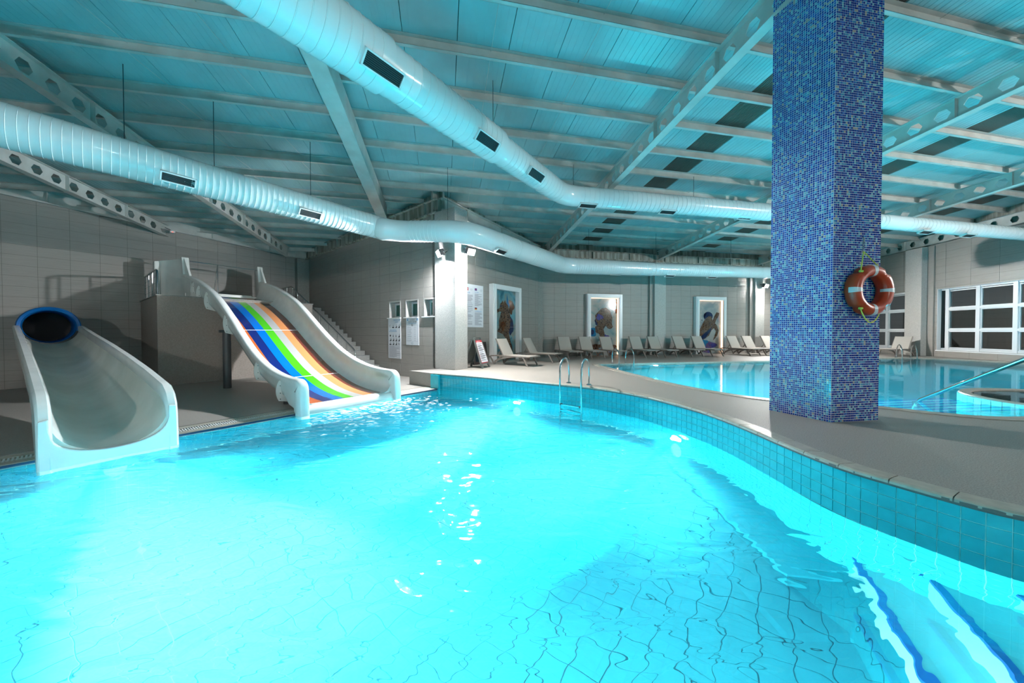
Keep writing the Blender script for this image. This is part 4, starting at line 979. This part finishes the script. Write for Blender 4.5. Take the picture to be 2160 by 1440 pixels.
# ------------------------------------------------------------ sun loungers
def lounger(loc, rz, label, back=62, group='taupe sun loungers along the walls'):
    r = empty('sun_lounger', loc, label, 'sun lounger', group, rz); T = loc_T(r)
    Wd = .64; zb_ = .36; piv = .50
    for s in (-1, 1):
        y = s*Wd/2; y0, y1 = y-.017, y+.017
        fr = MB(T)
        fr.prism([(.02, .315), (1.72, .315), (1.74, .365), (.02, .36)], y0, y1, axis=1)
        fr.prism([(-.06, .30), (.06, .31), (.05, .36), (-.10, .345), (-.20, .30), (-.19, .27)], y0, y1, axis=1)
        fr.build('side_frame', M['plastic'], r, bevel=.006)
        a = MB(T).prism([(0.0, .0), (.06, .0), (.17, .10), (.38, .20), (.75, .27), (1.0, .31), (.62, .33), (.30, .25), (.11, .16)], y0, y1, axis=1).prism([(0.0, 0), (.055, 0), (.0, .17), (-.09, .27), (-.20, .33), (-.22, .30), (-.13, .24), (-.04, .12)], y0, y1, axis=1).prism([(.33, .21), (.38, .2), (.40, .33), (.33, .33)], y0, y1, axis=1)
        a.build('leg', M['plastic'], r, bevel=.006)
        MB(T).prism([(1.40, .32), (1.47, .32), (1.66, .0), (1.60, .0)], y-.018, y+.018, axis=1).build('leg', M['plastic'], r, bevel=.008)
    MB(T).box(piv, 1.74, -Wd/2+.02, Wd/2-.02, .345, .368).build('seat', M['sling'], r, bevel=.006)
    MB(T).box(1.72, 1.75, -Wd/2, Wd/2, .32, .367).box(.0, .03, -Wd/2, Wd/2, .32, .355).box(1.45, 1.49, -Wd/2, Wd/2, .30, .32).build('cross_bar', M['plastic'], r, bevel=.005)
    a = math.radians(back); L = .70; dx, dz = -math.cos(a), math.sin(a)
    nb = (math.sin(a)*.012, math.cos(a)*.012)
    bk = [(piv, zb_), (piv+dx*L, zb_+dz*L), (piv+dx*L+nb[0]*2, zb_+dz*L+nb[1]*2), (piv+nb[0]*2, zb_+nb[1]*2)]
    MB(T).prism(bk, -Wd/2+.025, Wd/2-.025, axis=1).build('backrest', M['sling'], r, bevel=.004)
    for s in (-1, 1):
        y = s*(Wd/2-.014); fb = MB(T).prism([(piv-.02, zb_-.01), (piv+dx*(L+.02)-.02, zb_+dz*(L+.02)), (piv+dx*(L+.02)+nb[0], zb_+dz*(L+.02)+nb[1]), (piv+.02, zb_)], y-.014, y+.014, axis=1)
        fb.build('backrest_frame', M['plastic'], r)
    for s in (-1, 1): y = s*.20; MB(T).tube([(piv+dx*.32, y, zb_+dz*.32), (.16, y, .34)], .012, 6).tube([(piv+dx*.2, y, zb_+dz*.2), (.10, y, .33)], .01, 6).build('backrest_stay', M['plastic'], r)
    return r
ax = math.atan2(V[1], V[0])
lounger((-.54, 13.06, 0), ax-.02, 'sun lounger in front of the seahorse picture, next to the folding sign', 60)
lounger((.50, 14.53, 0), ax+.02, 'second sun lounger in front of the seahorse picture, beside the corner pillar', 60)
ld = ['sun lounger just right of the dark corner pillar, partly behind it', 'sun lounger standing left of the skull-like lit picture', 'sun lounger right in front of the skull-like lit picture', 'sun lounger between the skull-like picture and the middle pillar', 'sun lounger in front of the middle granite pillar', 'sun lounger just left of the turtle picture', 'sun lounger in front of the left half of the turtle picture', 'sun lounger just right of the turtle picture', 'sun lounger under the flood light of the back wall', 'sun lounger mostly hidden by the blue mosaic pillar']
ld = [l.replace('skull-like', 'octopus') for l in ld]
for p, l in zip((5.78, 6.88, 7.98, 9.62, 10.66, 12.12, 13.28, 15.5, 16.48, 17.75), ld):
    h = pq(p, 15.72); lounger((h.x, h.y, 0), math.atan2(-Q[1], -Q[0])+.03, l, 62)
h = es(1.3, .55); lounger((20.15, 17.1, 0), math.pi+.35, 'lone sun lounger below the left white window, beside the pebbled pillar', 58)

# ------------------------------------------------------------ lit pictures
def blob(cx, cz, pts_): return [(cx+x, cz+z) for x, z in pts_]
def picture(fr, a0, a1, z1, label, dep, art, shapes, led=True, wallside=0):
    r = empty('lit_picture', fr((a0+a1)/2, .02, 0), label, 'picture', 'tall framed pictures standing against the walls')
    for k, (e, o0, o1) in enumerate(((0, 0, dep), (.035, dep, dep+.03), (.085, dep+.03, dep+.045))):
        w0 = .20 if k < 2 else .15
        f = MB(fr); x0, x1, zt = a0+e, a1-e, z1-e; t = {0: .20, 1: .165, 2: .07}[k]
        f.box(x0, x0+t, o0, o1, 0, zt).box(x1-t, x1, o0, o1, 0, zt).box(x0+t, x1-t, o0, o1, zt-t, zt)
        f.build('frame_moulding', M['white'], r, bevel=.006)
    MB(fr).box(a0+.2, a1-.2, .005, .03, .0, z1-.2).build('glass_panel', art, r)
    MB(fr).box(a0+.2, a1-.2, .031, .034, 1.45, 1.457).build('panel_joint', M['greyink'], r)
    if led:
        l = MB(fr).box(a0+.2, a0+.215, .035, dep-.05, .05, z1-.2).box(a1-.215, a1-.2, .035, dep-.05, .05, z1-.2).box(a0+.2, a1-.2, .035, dep-.05, z1-.215, z1-.2)
        l.build('led_strip', M['led'], r)
    for k, (m, pts) in enumerate(shapes):
        MB(fr).prism(pts, .030+.001*k, .0315+.001*k, axis=1, T=lambda x, y, z: fr(a0+.2+x*(a1-a0-.4), y, .0+z*(z1-.2))).build('painted_shape', m, r)
    return r
def wob(cx, cz, rx, rz, n=26, amp=.12, ph=0, rot=0):
    out = []
    for i in range(n):
        t = 2*math.pi*i/n; k = 1+amp*math.sin(3*t+ph)+amp*.6*math.sin(5*t+2*ph)
        x, z = rx*k*math.cos(t), rz*k*math.sin(t); out.append((cx+x*math.cos(rot)-z*math.sin(rot)*.5, cz+x*math.sin(rot)*.5+z*math.cos(rot)))
    return out
brown = art_mat('art_brown', [(.02, .012, .01), (.20, .09, .04), (.42, .30, .22), (.05, .04, .05), (.32, .12, .03)], 5.5, 1.0)
teal = art_mat('art_teal', [(.01, .10, .16), (.16, .42, .50), (.30, .34, .30), (.05, .22, .32)], 1.1, 2.0)
teal2 = art_mat('art_teal2', [(.06, .22, .28), (.26, .40, .44), (.42, .45, .44), (.12, .32, .36)], .9, 5.0)
pale = art_mat('art_pale', [(.30, .40, .38), (.50, .52, .50), (.28, .36, .40), (.42, .36, .42)], 1.0, 7.0)
dkb = art_mat('art_darkblue', [(.005, .01, .03), (.02, .04, .12), (.01, .02, .04)], 2, 3.0)
purple = art_mat('art_violet', [(.10, .03, .14), (.06, .08, .35), (.20, .12, .22), (.03, .08, .30)], 2.6, 4.0)
orange = art_mat('art_rust', [(.35, .10, .02), (.16, .06, .03), (.45, .20, .08)], 3.5, 6.0)
bluesp = art_mat('art_brightblue', [(.02, .22, .42), (.01, .12, .3)], 2, 9.0)
sea = [(.12, .70), (.20, .735), (.28, .75), (.30, .81), (.36, .83), (.40, .86), (.44, .83), (.52, .87), (.56, .83), (.64, .80), (.72, .72), (.76, .60), (.74, .48), (.68, .40), (.74, .30), (.84, .20), (.86, .10), (.76, .04), (.64, .06), (.58, .12), (.62, .17), (.68, .14), (.70, .10), (.76, .11), (.75, .18), (.66, .26), (.52, .33), (.42, .38), (.30, .40), (.18, .42), (.26, .48), (.24, .56), (.30, .64), (.34, .70), (.26, .70), (.18, .68)]
picture(frC, 10.30, 12.27, 3.19, 'tall white framed unlit picture of a brown seahorse, left of the corner pillar', .22, teal, [(orange, wob(.80, .78, .12, .10, amp=.2, ph=1)), (dkb, wob(.78, .50, .12, .13, amp=.1, ph=2)), (bluesp, [(.60, .96), (.66, .86), (.72, .80), (.64, .75), (.58, .82)]), (brown, sea), (dkb, wob(.34, .78, .025, .012)), (orange, wob(.42, .50, .09, .07, amp=.2))], led=False)
octo = [(.22, .62), (.20, .70), (.30, .76), (.42, .82), (.58, .84), (.74, .78), (.82, .66), (.80, .55), (.84, .50), (.76, .46), (.66, .47), (.58, .52), (.50, .46), (.54, .38), (.56, .28), (.48, .20), (.40, .30), (.34, .38), (.22, .40), (.20, .50), (.30, .54)]
picture(frD, 7.22, 9.20, 3.18, 'tall white framed and lit picture of an octopus, left of the middle pillar', .20, teal2, [(bluesp, wob(.14, .42, .15, .08, amp=.25)), (dkb, wob(.10, .41, .07, .045, amp=.03)), (dkb, wob(.26, .59, .07, .06)), (purple, wob(.62, .28, .13, .09, amp=.25, ph=1)), (brown, octo), (purple, wob(.36, .67, .12, .05, amp=.15, ph=2)), (brown, wob(.90, .91, .08, .035, amp=.15)), (orange, wob(.95, .78, .05, .04, amp=.2)), (dkb, wob(.72, .12, .10, .08, amp=.35, ph=1.2)), (brown, wob(.88, .13, .09, .06)), (brown, wob(.22, .14, .20, .07, amp=.3))])
turt = [(.06, .34), (.10, .44), (.20, .54), (.34, .66), (.50, .71), (.60, .70), (.66, .60), (.80, .55), (.90, .44), (.84, .34), (.70, .26), (.66, .25), (.74, .34), (.78, .42), (.70, .48), (.60, .44), (.50, .34), (.30, .27), (.10, .24)]
picture(frD, 13.64, 15.61, 3.17, 'tall white framed and lit picture of a turtle, right of the middle pillar', .20, pale, [(dkb, wob(.46, .70, .19, .09, amp=.02)), (purple, wob(.44, .14, .30, .11, amp=.28, ph=.6)), (bluesp, wob(.26, .20, .18, .07, amp=.2)), (brown, [(.62, .58), (.70, .70), (.80, .78), (.92, .77), (.90, .72), (.80, .64), (.72, .54)]), (brown, turt), (dkb, [(.06, .28), (.3, .38), (.62, .50), (.56, .42), (.36, .30), (.12, .245)]), (dkb, wob(.20, .63, .02, .01)), (purple, wob(.06, .48, .05, .09, amp=.2))])

# ------------------------------------------------------------ writing
def text(fr, a, z, s, body, m, parent, o=.0165, align='LEFT', wide=1.0):
    c = bpy.data.curves.new('lettering', 'FONT'); c.body = body; c.size = s; c.align_x = align; c.extrude = .0004; c.resolution_u = 2
    tmp = bpy.data.objects.new('lettering', c); COL.objects.link(tmp); dg = bpy.context.evaluated_depsgraph_get(); me = bpy.data.meshes.new_from_object(tmp.evaluated_get(dg))
    bpy.data.objects.remove(tmp); me.materials.clear(); me.materials.append(m)
    for v in me.vertices: v.co = fr(a+v.co.x*wide, o+v.co.z, z+v.co.y)
    ob = bpy.data.objects.new('lettering', me); COL.objects.link(ob); par(ob, parent); return ob
def lines_block(fr, a0, a1, z0, z1, n, m, parent, seed, h=.4):
    rr = random.Random(seed); mb = MB(fr); d = (z1-z0)/n
    for i in range(n): mb.box(a0, a0+(a1-a0)*rr.choice((1, .96, .9, .7, .5, .98)), .0155, .0165, z1-(i+1)*d+.1*d, z1-(i+1)*d+(.1+h)*d)
    mb.build('small_print', m, parent, kind='stuff')
frBm = frB  # a = v grows towards the camera = rightwards in the picture
r = empty('wall_sign', frB(-11.2, .01, 1.0), 'tall white slide safety sign with pictograms, below the left little window', 'sign', 'white printed signs on the walls')
MB(frB).box(-11.80, -10.98, .0, .015, .22, 1.77).build('board', M['paper'], r, bevel=.004)
text(frB, -11.44, 1.675, .07, 'WATER SLIDE', M['blueink'], r); text(frB, -11.35, 1.61, .045, 'KAYDIRAK', M['blueink'], r)
text(frB, -11.68, 1.30, .052, 'USING POSITIONS', M['blueink'], r); text(frB, -11.74, 1.245, .052, 'OF THE WATER SLIDE', M['blueink'], r)
lg = MB(frB).tube([(-11.66+.055*math.cos(t*.628), .017, 1.47+.05*math.sin(t*.628)) for t in range(10)], .004, 5, closed=True).build('emblem', M['greyink'], r)
def pict(cx, cz, kind):
    mb = MB(frB); s = .062
    P_ = lambda pts: mb.prism([(cx+x*s, cz+z*s) for x, z in pts], .0155, .0170, axis=1)
    if kind == 'slope': P_([(-1, -1), (1, -1), (1, .5), (.1, -.3)]); P_([(-.2, .0), (.0, .25), (.45, .75), (.6, .6), (.2, .1)]); P_([(x*.2+.55, z*.2+.95) for x, z in ((1, 0), (.5, .87), (-.5, .87), (-1, 0), (-.5, -.87), (.5, -.87))])
    if kind == 'pool': P_([(-1, -1), (1, -1), (1, -.35), (-1, -.35)]); P_([(-.15, -.3), (.15, -.3), (.2, .5), (-.2, .5)]); P_([(x*.2, z*.2+.8) for x, z in ((1, 0), (.5, .87), (-.5, .87), (-1, 0), (-.5, -.87), (.5, -.87))])
    if kind == 'heart': P_([(0, -.8), (.7, 0), (.5, .6), (0, .4), (-.5, .6), (-.7, 0)])
    if kind == 'figure': P_([(-.3, -.9), (-.1, -.9), (0, -.2), (.3, -.9), (.5, -.9), (.2, .2), (-.1, .4), (-.35, -.1)]); P_([(x*.18, z*.18+.7) for x, z in ((1, 0), (.5, .87), (-.5, .87), (-1, 0), (-.5, -.87), (.5, -.87))])
    mb.build('pictogram', M['ink'], r)
for row, z in ((['pool', 'slope', 'slope'], 1.46), (['heart', 'figure', 'figure', 'slope'], 1.10), (['slope']*4, .95), (['pool', 'slope', 'slope', 'figure'], .80)):
    n = len(row)
    for i, k in enumerate(row): pict(-11.10-(n-1-i)*.185, z, k)
lines_block(frB, -11.74, -11.04, .26, .72, 17, M['greyink'], r, 1)
r = empty('wall_sign', frB(-10.3, .01, 1.2), 'white slide opening hours sign below the middle little window', 'sign', 'white printed signs on the walls')
MB(frB).box(-10.65, -9.90, .0, .015, .76, 1.78).build('board', M['paper'], r, bevel=.004)
text(frB, -10.27, 1.665, .058, 'KAYDIRAK', M['ink'], r, align='CENTER'); text(frB, -10.27, 1.595, .058, 'ÇALIŞMA SAATLERİ', M['ink'], r, align='CENTER'); text(frB, -10.27, 1.545, .042, 'SLIDE WORKING HOURS', M['blueink'], r, align='CENTER')
for x in (-10.55, -9.99): MB(frB).prism([(x-.045, 1.665), (x+.045, 1.665), (x+.012, 1.70), (x+.02, 1.74), (x-.02, 1.74), (x-.012, 1.70)], .0155, .017, axis=1).build('pictogram', M['blueink'], r)
bx_ = MB(frB); 
for (x0, x1, z0, z1) in ((-10.60, -9.95, 1.495, 1.50), (-10.60, -9.95, .895, .90), (-10.60, -10.595, .9, 1.5), (-9.955, -9.95, .9, 1.5)): bx_.box(x0, x1, .0155, .0165, z0, z1)
bx_.build('border', M['greyink'], r); MB(frB).tube([(-10.28+.035*math.cos(t*.628), .017, 1.498+.035*math.sin(t*.628)) for t in range(10)], .006, 5, closed=True).build('clock_symbol', M['ink'], r)
for i, (h_, w1, w2) in enumerate((('10:00', 'Açılış', 'Opening'), ('12:00', 'Kapanış', 'Closing'), ('14:00', 'Açılış', 'Opening'), ('15:30', 'Kapanış', 'Closing'), ('16:00', 'Açılış', 'Opening'), ('18:00', 'Kapanış', 'Closing'), ('20:30', 'Açılış', 'Opening'), ('22:30', 'Kapanış', 'Closing'))):
    z = 1.405-i*.068; text(frB, -10.57, z, .044, h_+' '+w1, M['greyink'], r); text(frB, -10.18, z, .036, w2, M['greyink'], r)
MB(frB).tube([(-10.28+.06*math.cos(t*.628), .017, .83+.03*math.sin(t*.628)) for t in range(10)], .004, 5, closed=True).build('emblem', M['greyink'], r)
# rules board on wall_centre (a = u grows away from the camera = rightwards in the picture)
r = empty('wall_sign', frC(9.2, .01, 2.2), 'large white pool rules board with flags, right of the inner corner pillar', 'sign', 'white printed signs on the walls')
MB(frC).box(8.35, 9.93, .0, .015, 1.42, 3.05).build('board', M['paper'], r, bevel=.004)
MB(frC).box(8.93, 9.09, .0155, .017, 2.80, 2.92).build('turkish_flag', M['red'], r)
MB(frC).tube([(9.005+.028*math.cos(t*.5+.9), .018, 2.86+.028*math.sin(t*.5+.9)) for t in range(9)], .005, 4).box(9.035, 9.05, .0175, .019, 2.853, 2.867).build('crescent_and_star', M['paper'], r)
ukx = MB(frC).box(9.44, 9.56, .0155, .017, 2.83, 2.92).build('british_flag', mat('flag_blue', (.02, .04, .25), .5), r)
MB(frC).box(9.44, 9.56, .0172, .018, 2.868, 2.882).box(9.494, 9.506, .0172, .018, 2.83, 2.92).build('flag_cross', M['red'], r)
for k, (m_, z) in enumerate(((M['ink'], 2.15), (M['red'], 2.12), (M['gold'], 2.09))): MB(frC).box(9.44, 9.56, .0155, .017, z, z+.03).build('german_flag_band', m_, r)
text(frC, 8.80, 2.70, .07, 'HAVUZ KURALLARI', M['blueink'], r, wide=.62); text(frC, 9.44, 2.75, .055, 'POOL RULES', M['blueink'], r, wide=.7); text(frC, 9.44, 2.02, .055, 'SCHWIMMBADREGELN', M['blueink'], r, wide=.7)
for (x, z) in ((9.25, 2.85), (9.80, 2.86), (9.80, 2.12)): MB(frC).tube([(x+.05*math.cos(t*.628), .017, z+.03*math.sin(t*.628)) for t in range(10)], .004, 5, closed=True).build('emblem', M['greyink'], r)
lines_block(frC, 8.50, 9.33, 1.52, 2.66, 38, M['greyink'], r, 2, .5); lines_block(frC, 9.44, 9.86, 2.24, 2.72, 20, M['greyink'], r, 3, .5); lines_block(frC, 9.44, 9.86, 1.50, 2.0, 20, M['greyink'], r, 4, .5)

# folding A-frame sign
fa = math.radians(-24); r = empty('folding_sign', (-1.28, 11.75, 0), 'grey plastic folding sign with a red bordered list, beside the corner pillar', 'sign', None, 0)
fd_ = Vector((.93, -.37, 0)); fw = Vector((.37, .93, 0))    # fd_: direction the printed face looks, fw: across
cS = Vector((-1.24, 11.68, 0))
def af(a, o, z): return cS+fw*a*.62+fd_*o+Vector((0, 0, z))
def leaf(sgn):
    Tl = lambda a, o, z: af(a, sgn*(.34*(1-z/1.0)+.03+o), z)
    p_ = MB(Tl); p_.prism([(-.46, .13), (.46, .13), (.40, .98), (-.40, .98)], -.012, .012, axis=1)
    o_ = p_.build('panel', M['signframe'], r)
    MB(Tl).prism([(-.50, 0), (-.38, 0), (-.30, .13), (.30, .13), (.38, 0), (.50, 0), (.46, .2), (-.46, .2)], -.025, .02, axis=1).build('leg_frame', M['signframe'], r)
    MB(Tl).prism([(-.50, .1), (-.42, .1), (-.36, .98), (-.43, .98)], -.03, .025, axis=1).prism([(.50, .1), (.42, .1), (.36, .98), (.43, .98)], -.03, .025, axis=1).build('side_frame', M['signframe'], r)
    return Tl
Tl = leaf(1); leaf(-1)
MB(lambda a, o, z: af(a, o, z)).box(-.38, .38, -.05, .05, .97, 1.02).box(-.30, -.14, -.06, .06, .99, 1.05).box(.14, .30, -.06, .06, .99, 1.05).build('hinge_cap', M['signframe'], r)
MB(Tl).prism([(-.43, .17), (.43, .17), (.37, .95), (-.37, .95)], .013, .020, axis=1).build('red_border', M['red'], r)
MB(Tl).prism([(-.385, .20), (.385, .20), (.335, .88), (-.335, .88)], .021, .025, axis=1).build('sheet', M['paper'], r)
text(Tl, -.26, .89, .055, 'HAVUZ KURALLARI', M['paper'], r, o=.0215, wide=.9)
for i in range(9):
    z = .83-i*.068; a_ = -.30-.006*i
    MB(Tl).box(a_, -a_-.10*(i % 3), .0255, .0265, z-.012, z+.006).box(a_+.03, -a_-.05-.12*((i+1) % 3), .0255, .0265, z-.032, z-.020).build('printed_line', M['ink'] if i % 4 else M['greyink'], r)
MB(Tl).box(-.36, -.33, .0255, .0265, .42, .45).box(-.37, -.34, .0255, .0265, .24, .27).build('red_mark', M['red'], r)
# dark framed panel leaning on the wall behind it
r = empty('leaning_panel', frC(9.55, .1, 0), 'dark framed blackboard leaning on the wall behind the folding sign', 'board')
TL = lambda a, o, z: frC(a, .20-.14*z+o, z)
MB(TL).box(9.15, 9.95, 0, .03, 0, .85).build('board', mat('dark_slate', (.01, .02, .028), .25), r)
f = MB(TL); f.box(9.15, 9.25, -.01, .055, 0, .85).box(9.85, 9.95, -.01, .055, 0, .85).box(9.25, 9.85, -.01, .055, 0, .10).box(9.25, 9.85, -.01, .055, .75, .85)
f.build('frame', mat('dark_brown_frame', (.03, .022, .02), .4), r, bevel=.008)

# ------------------------------------------------------------ lifebuoy on the mosaic pillar
fd2 = (C2-C0).normalized(); fn2 = Vector((fd2.y, -fd2.x, 0))     # fn2 looks out of the right-hand face
def lf(a, o, z): return C0+fd2*a+fn2*(o+.004)+Vector((0, 0, z))
r = empty('lifebuoy', lf(.49, .0, 1.80), 'orange lifebuoy with white bands hanging on the blue mosaic pillar', 'lifebuoy')
bc = (.475, .085, 1.80); R0 = .262
sts = []; NB = 72
for i in range(NB):
    t = 2*math.pi*i/NB; st = []
    notch = any(abs(((t-q+math.pi) % (2*math.pi))-math.pi) < .13 for q in (math.radians(130), math.radians(50), math.radians(230), math.radians(310)))
    for k in range(20):
        a = 2*math.pi*k/20; ca, sa = math.cos(a), math.sin(a); rx = .078*math.copysign(abs(ca)**.8, ca); ry = .085*math.copysign(abs(sa)**.75, sa)
        if notch and ca > .2: rx -= .028
        st.append((bc[0]+(R0+rx)*math.cos(t), bc[1]+ry, bc[2]+(R0+rx)*math.sin(t)))
    sts.append(st)
MB(lf).sweep(sts+[sts[0]], cap=False).build('ring', M['orange'], r, smooth=True, angle=.9)
for q in (90, 180, 270, 0):
    sts = []
    for i in range(5):
        t = math.radians(q-6+3*i); sts.append([(bc[0]+(R0+.080*math.copysign(abs(math.cos(a))**.8, math.cos(a)))*math.cos(t), bc[1]+.0872*math.copysign(abs(math.sin(a))**.75, math.sin(a)), bc[2]+(R0+.080*math.copysign(abs(math.cos(a))**.8, math.cos(a)))*math.sin(t)) for a in [2*math.pi*k/20 for k in range(20)]])
    sts = [st[0:11] for st in sts]
    MB(lf).sweep(sts, closed=False, cap=False).build('reflective_band', M['reflect'], r, smooth=True)
knots = [(bc[0]+(R0+.06)*math.cos(math.radians(q)), .13, bc[2]+(R0+.06)*math.sin(math.radians(q))) for q in (130, 230)]
for kx, ky, kz in knots: MB(lf).tube([(kx-.018, ky, kz), (kx+.018, ky+.01, kz)], .016, 8).build('knot', M['rope'], r, smooth=True)
top_ = (.455, .03, 2.34); kr = (bc[0]+(R0+.07)*math.cos(math.radians(55)), .10, bc[2]+(R0+.07)*math.sin(math.radians(55)))
MB(lf).tube([knots[0], top_, kr], .007, 8).build('hanging_rope', M['rope'], r, smooth=True)
k2 = (bc[0]+(R0+.07)*math.cos(math.radians(310)), .08, bc[2]+(R0+.07)*math.sin(math.radians(310)))
rp = [tuple(knots[1][j]*(1-t)+k2[j]*t-(.30*4*t*(1-t)*.62 if j == 2 else 0) for j in range(3)) for t in [i/12 for i in range(13)]]
MB(lf).tube(rp, .007, 8).build('grab_rope', M['rope'], r, smooth=True)
hk = empty('wall_hook', lf(.44, 0, 2.45), 'small steel chain hook on the mosaic pillar above the lifebuoy', 'hook')
MB(lf).tube([(.47, .004, 2.54), (.455, .03, 2.52), (.45, .035, 2.46)], .008, 8).build('hook', M['steel'], hk, smooth=True)
for i in range(4):
    z = 2.46-i*.035; T3 = lambda a, o, zz: lf(.45-.002*i+(a if i % 2 else o), .032+(o if i % 2 else a), z+zz)
    MB(T3).tube([(.011*math.cos(t*.785), 0, .022*math.sin(t*.785)) for t in range(8)], .0035, 6, closed=True).build('chain_link', M['steel'], hk, smooth=True)

# small camera / socket fixed to the girder above the left wall
r = empty('wall_camera', frA(2.6, .1, 5.3), 'small white camera with a red light on the girder above the left wall', 'camera')
MB(frA).box(2.55, 2.70, .16, .34, 5.22, 5.30).build('body', M['white'], r, bevel=.01)
MB(frA).tube([(2.45, .1, 5.42), (2.55, .2, 5.36), (2.62, .25, 5.30)], .012, 6).build('arm', M['post'], r)
MB(frA).box(2.60, 2.64, .341, .345, 5.235, 5.255).build('indicator_light', emit('red_led', (1, .15, .08), 4), r)
# foam where the striped slide runs out
fm = bpy.data.materials.new('white_foam'); fm.use_nodes = True; b = fm.node_tree.nodes['Principled BSDF']; b.inputs['Base Color'].default_value = (.85, .93, .95, 1); b.inputs['Roughness'].default_value = .5; b.inputs['Alpha'].default_value = .55
rf = random.Random(3); mb = MB()
for i in range(420):
    d = abs(rf.gauss(0, 1)); u_ = rf.uniform(3.0, 5.3)+rf.gauss(0, .35)*d; v_ = -7.35+d*.95
    c = uv(u_, v_); L = rf.uniform(.015, .09)*(1.3-.3*min(d, 2)); W2 = L*rf.uniform(.2, .5); an = rf.uniform(-.5, .9)
    n = 7; pts = [(c.x+(L*math.cos(6.283*k/n)*math.cos(an)-W2*math.sin(6.283*k/n)*math.sin(an))*rf.uniform(.6, 1.2), c.y+(L*math.cos(6.283*k/n)*math.sin(an)+W2*math.sin(6.283*k/n)*math.cos(an))*rf.uniform(.6, 1.2)) for k in range(n)]
    b0 = len(mb.v); mb.v += [Vector((x, y, WATER+ripple(x, y, .022)+.004)) for x, y in pts]+[Vector((c.x, c.y, WATER+ripple(c.x, c.y, .045)+.012))]
    mb.f += [(b0+k, b0+(k+1) % n, b0+n) for k in range(n)]
o = mb.build('water_foam', fm, smooth=True); tag(o, 'white foam and splashes in front of the striped slide', 'foam', 'stuff')
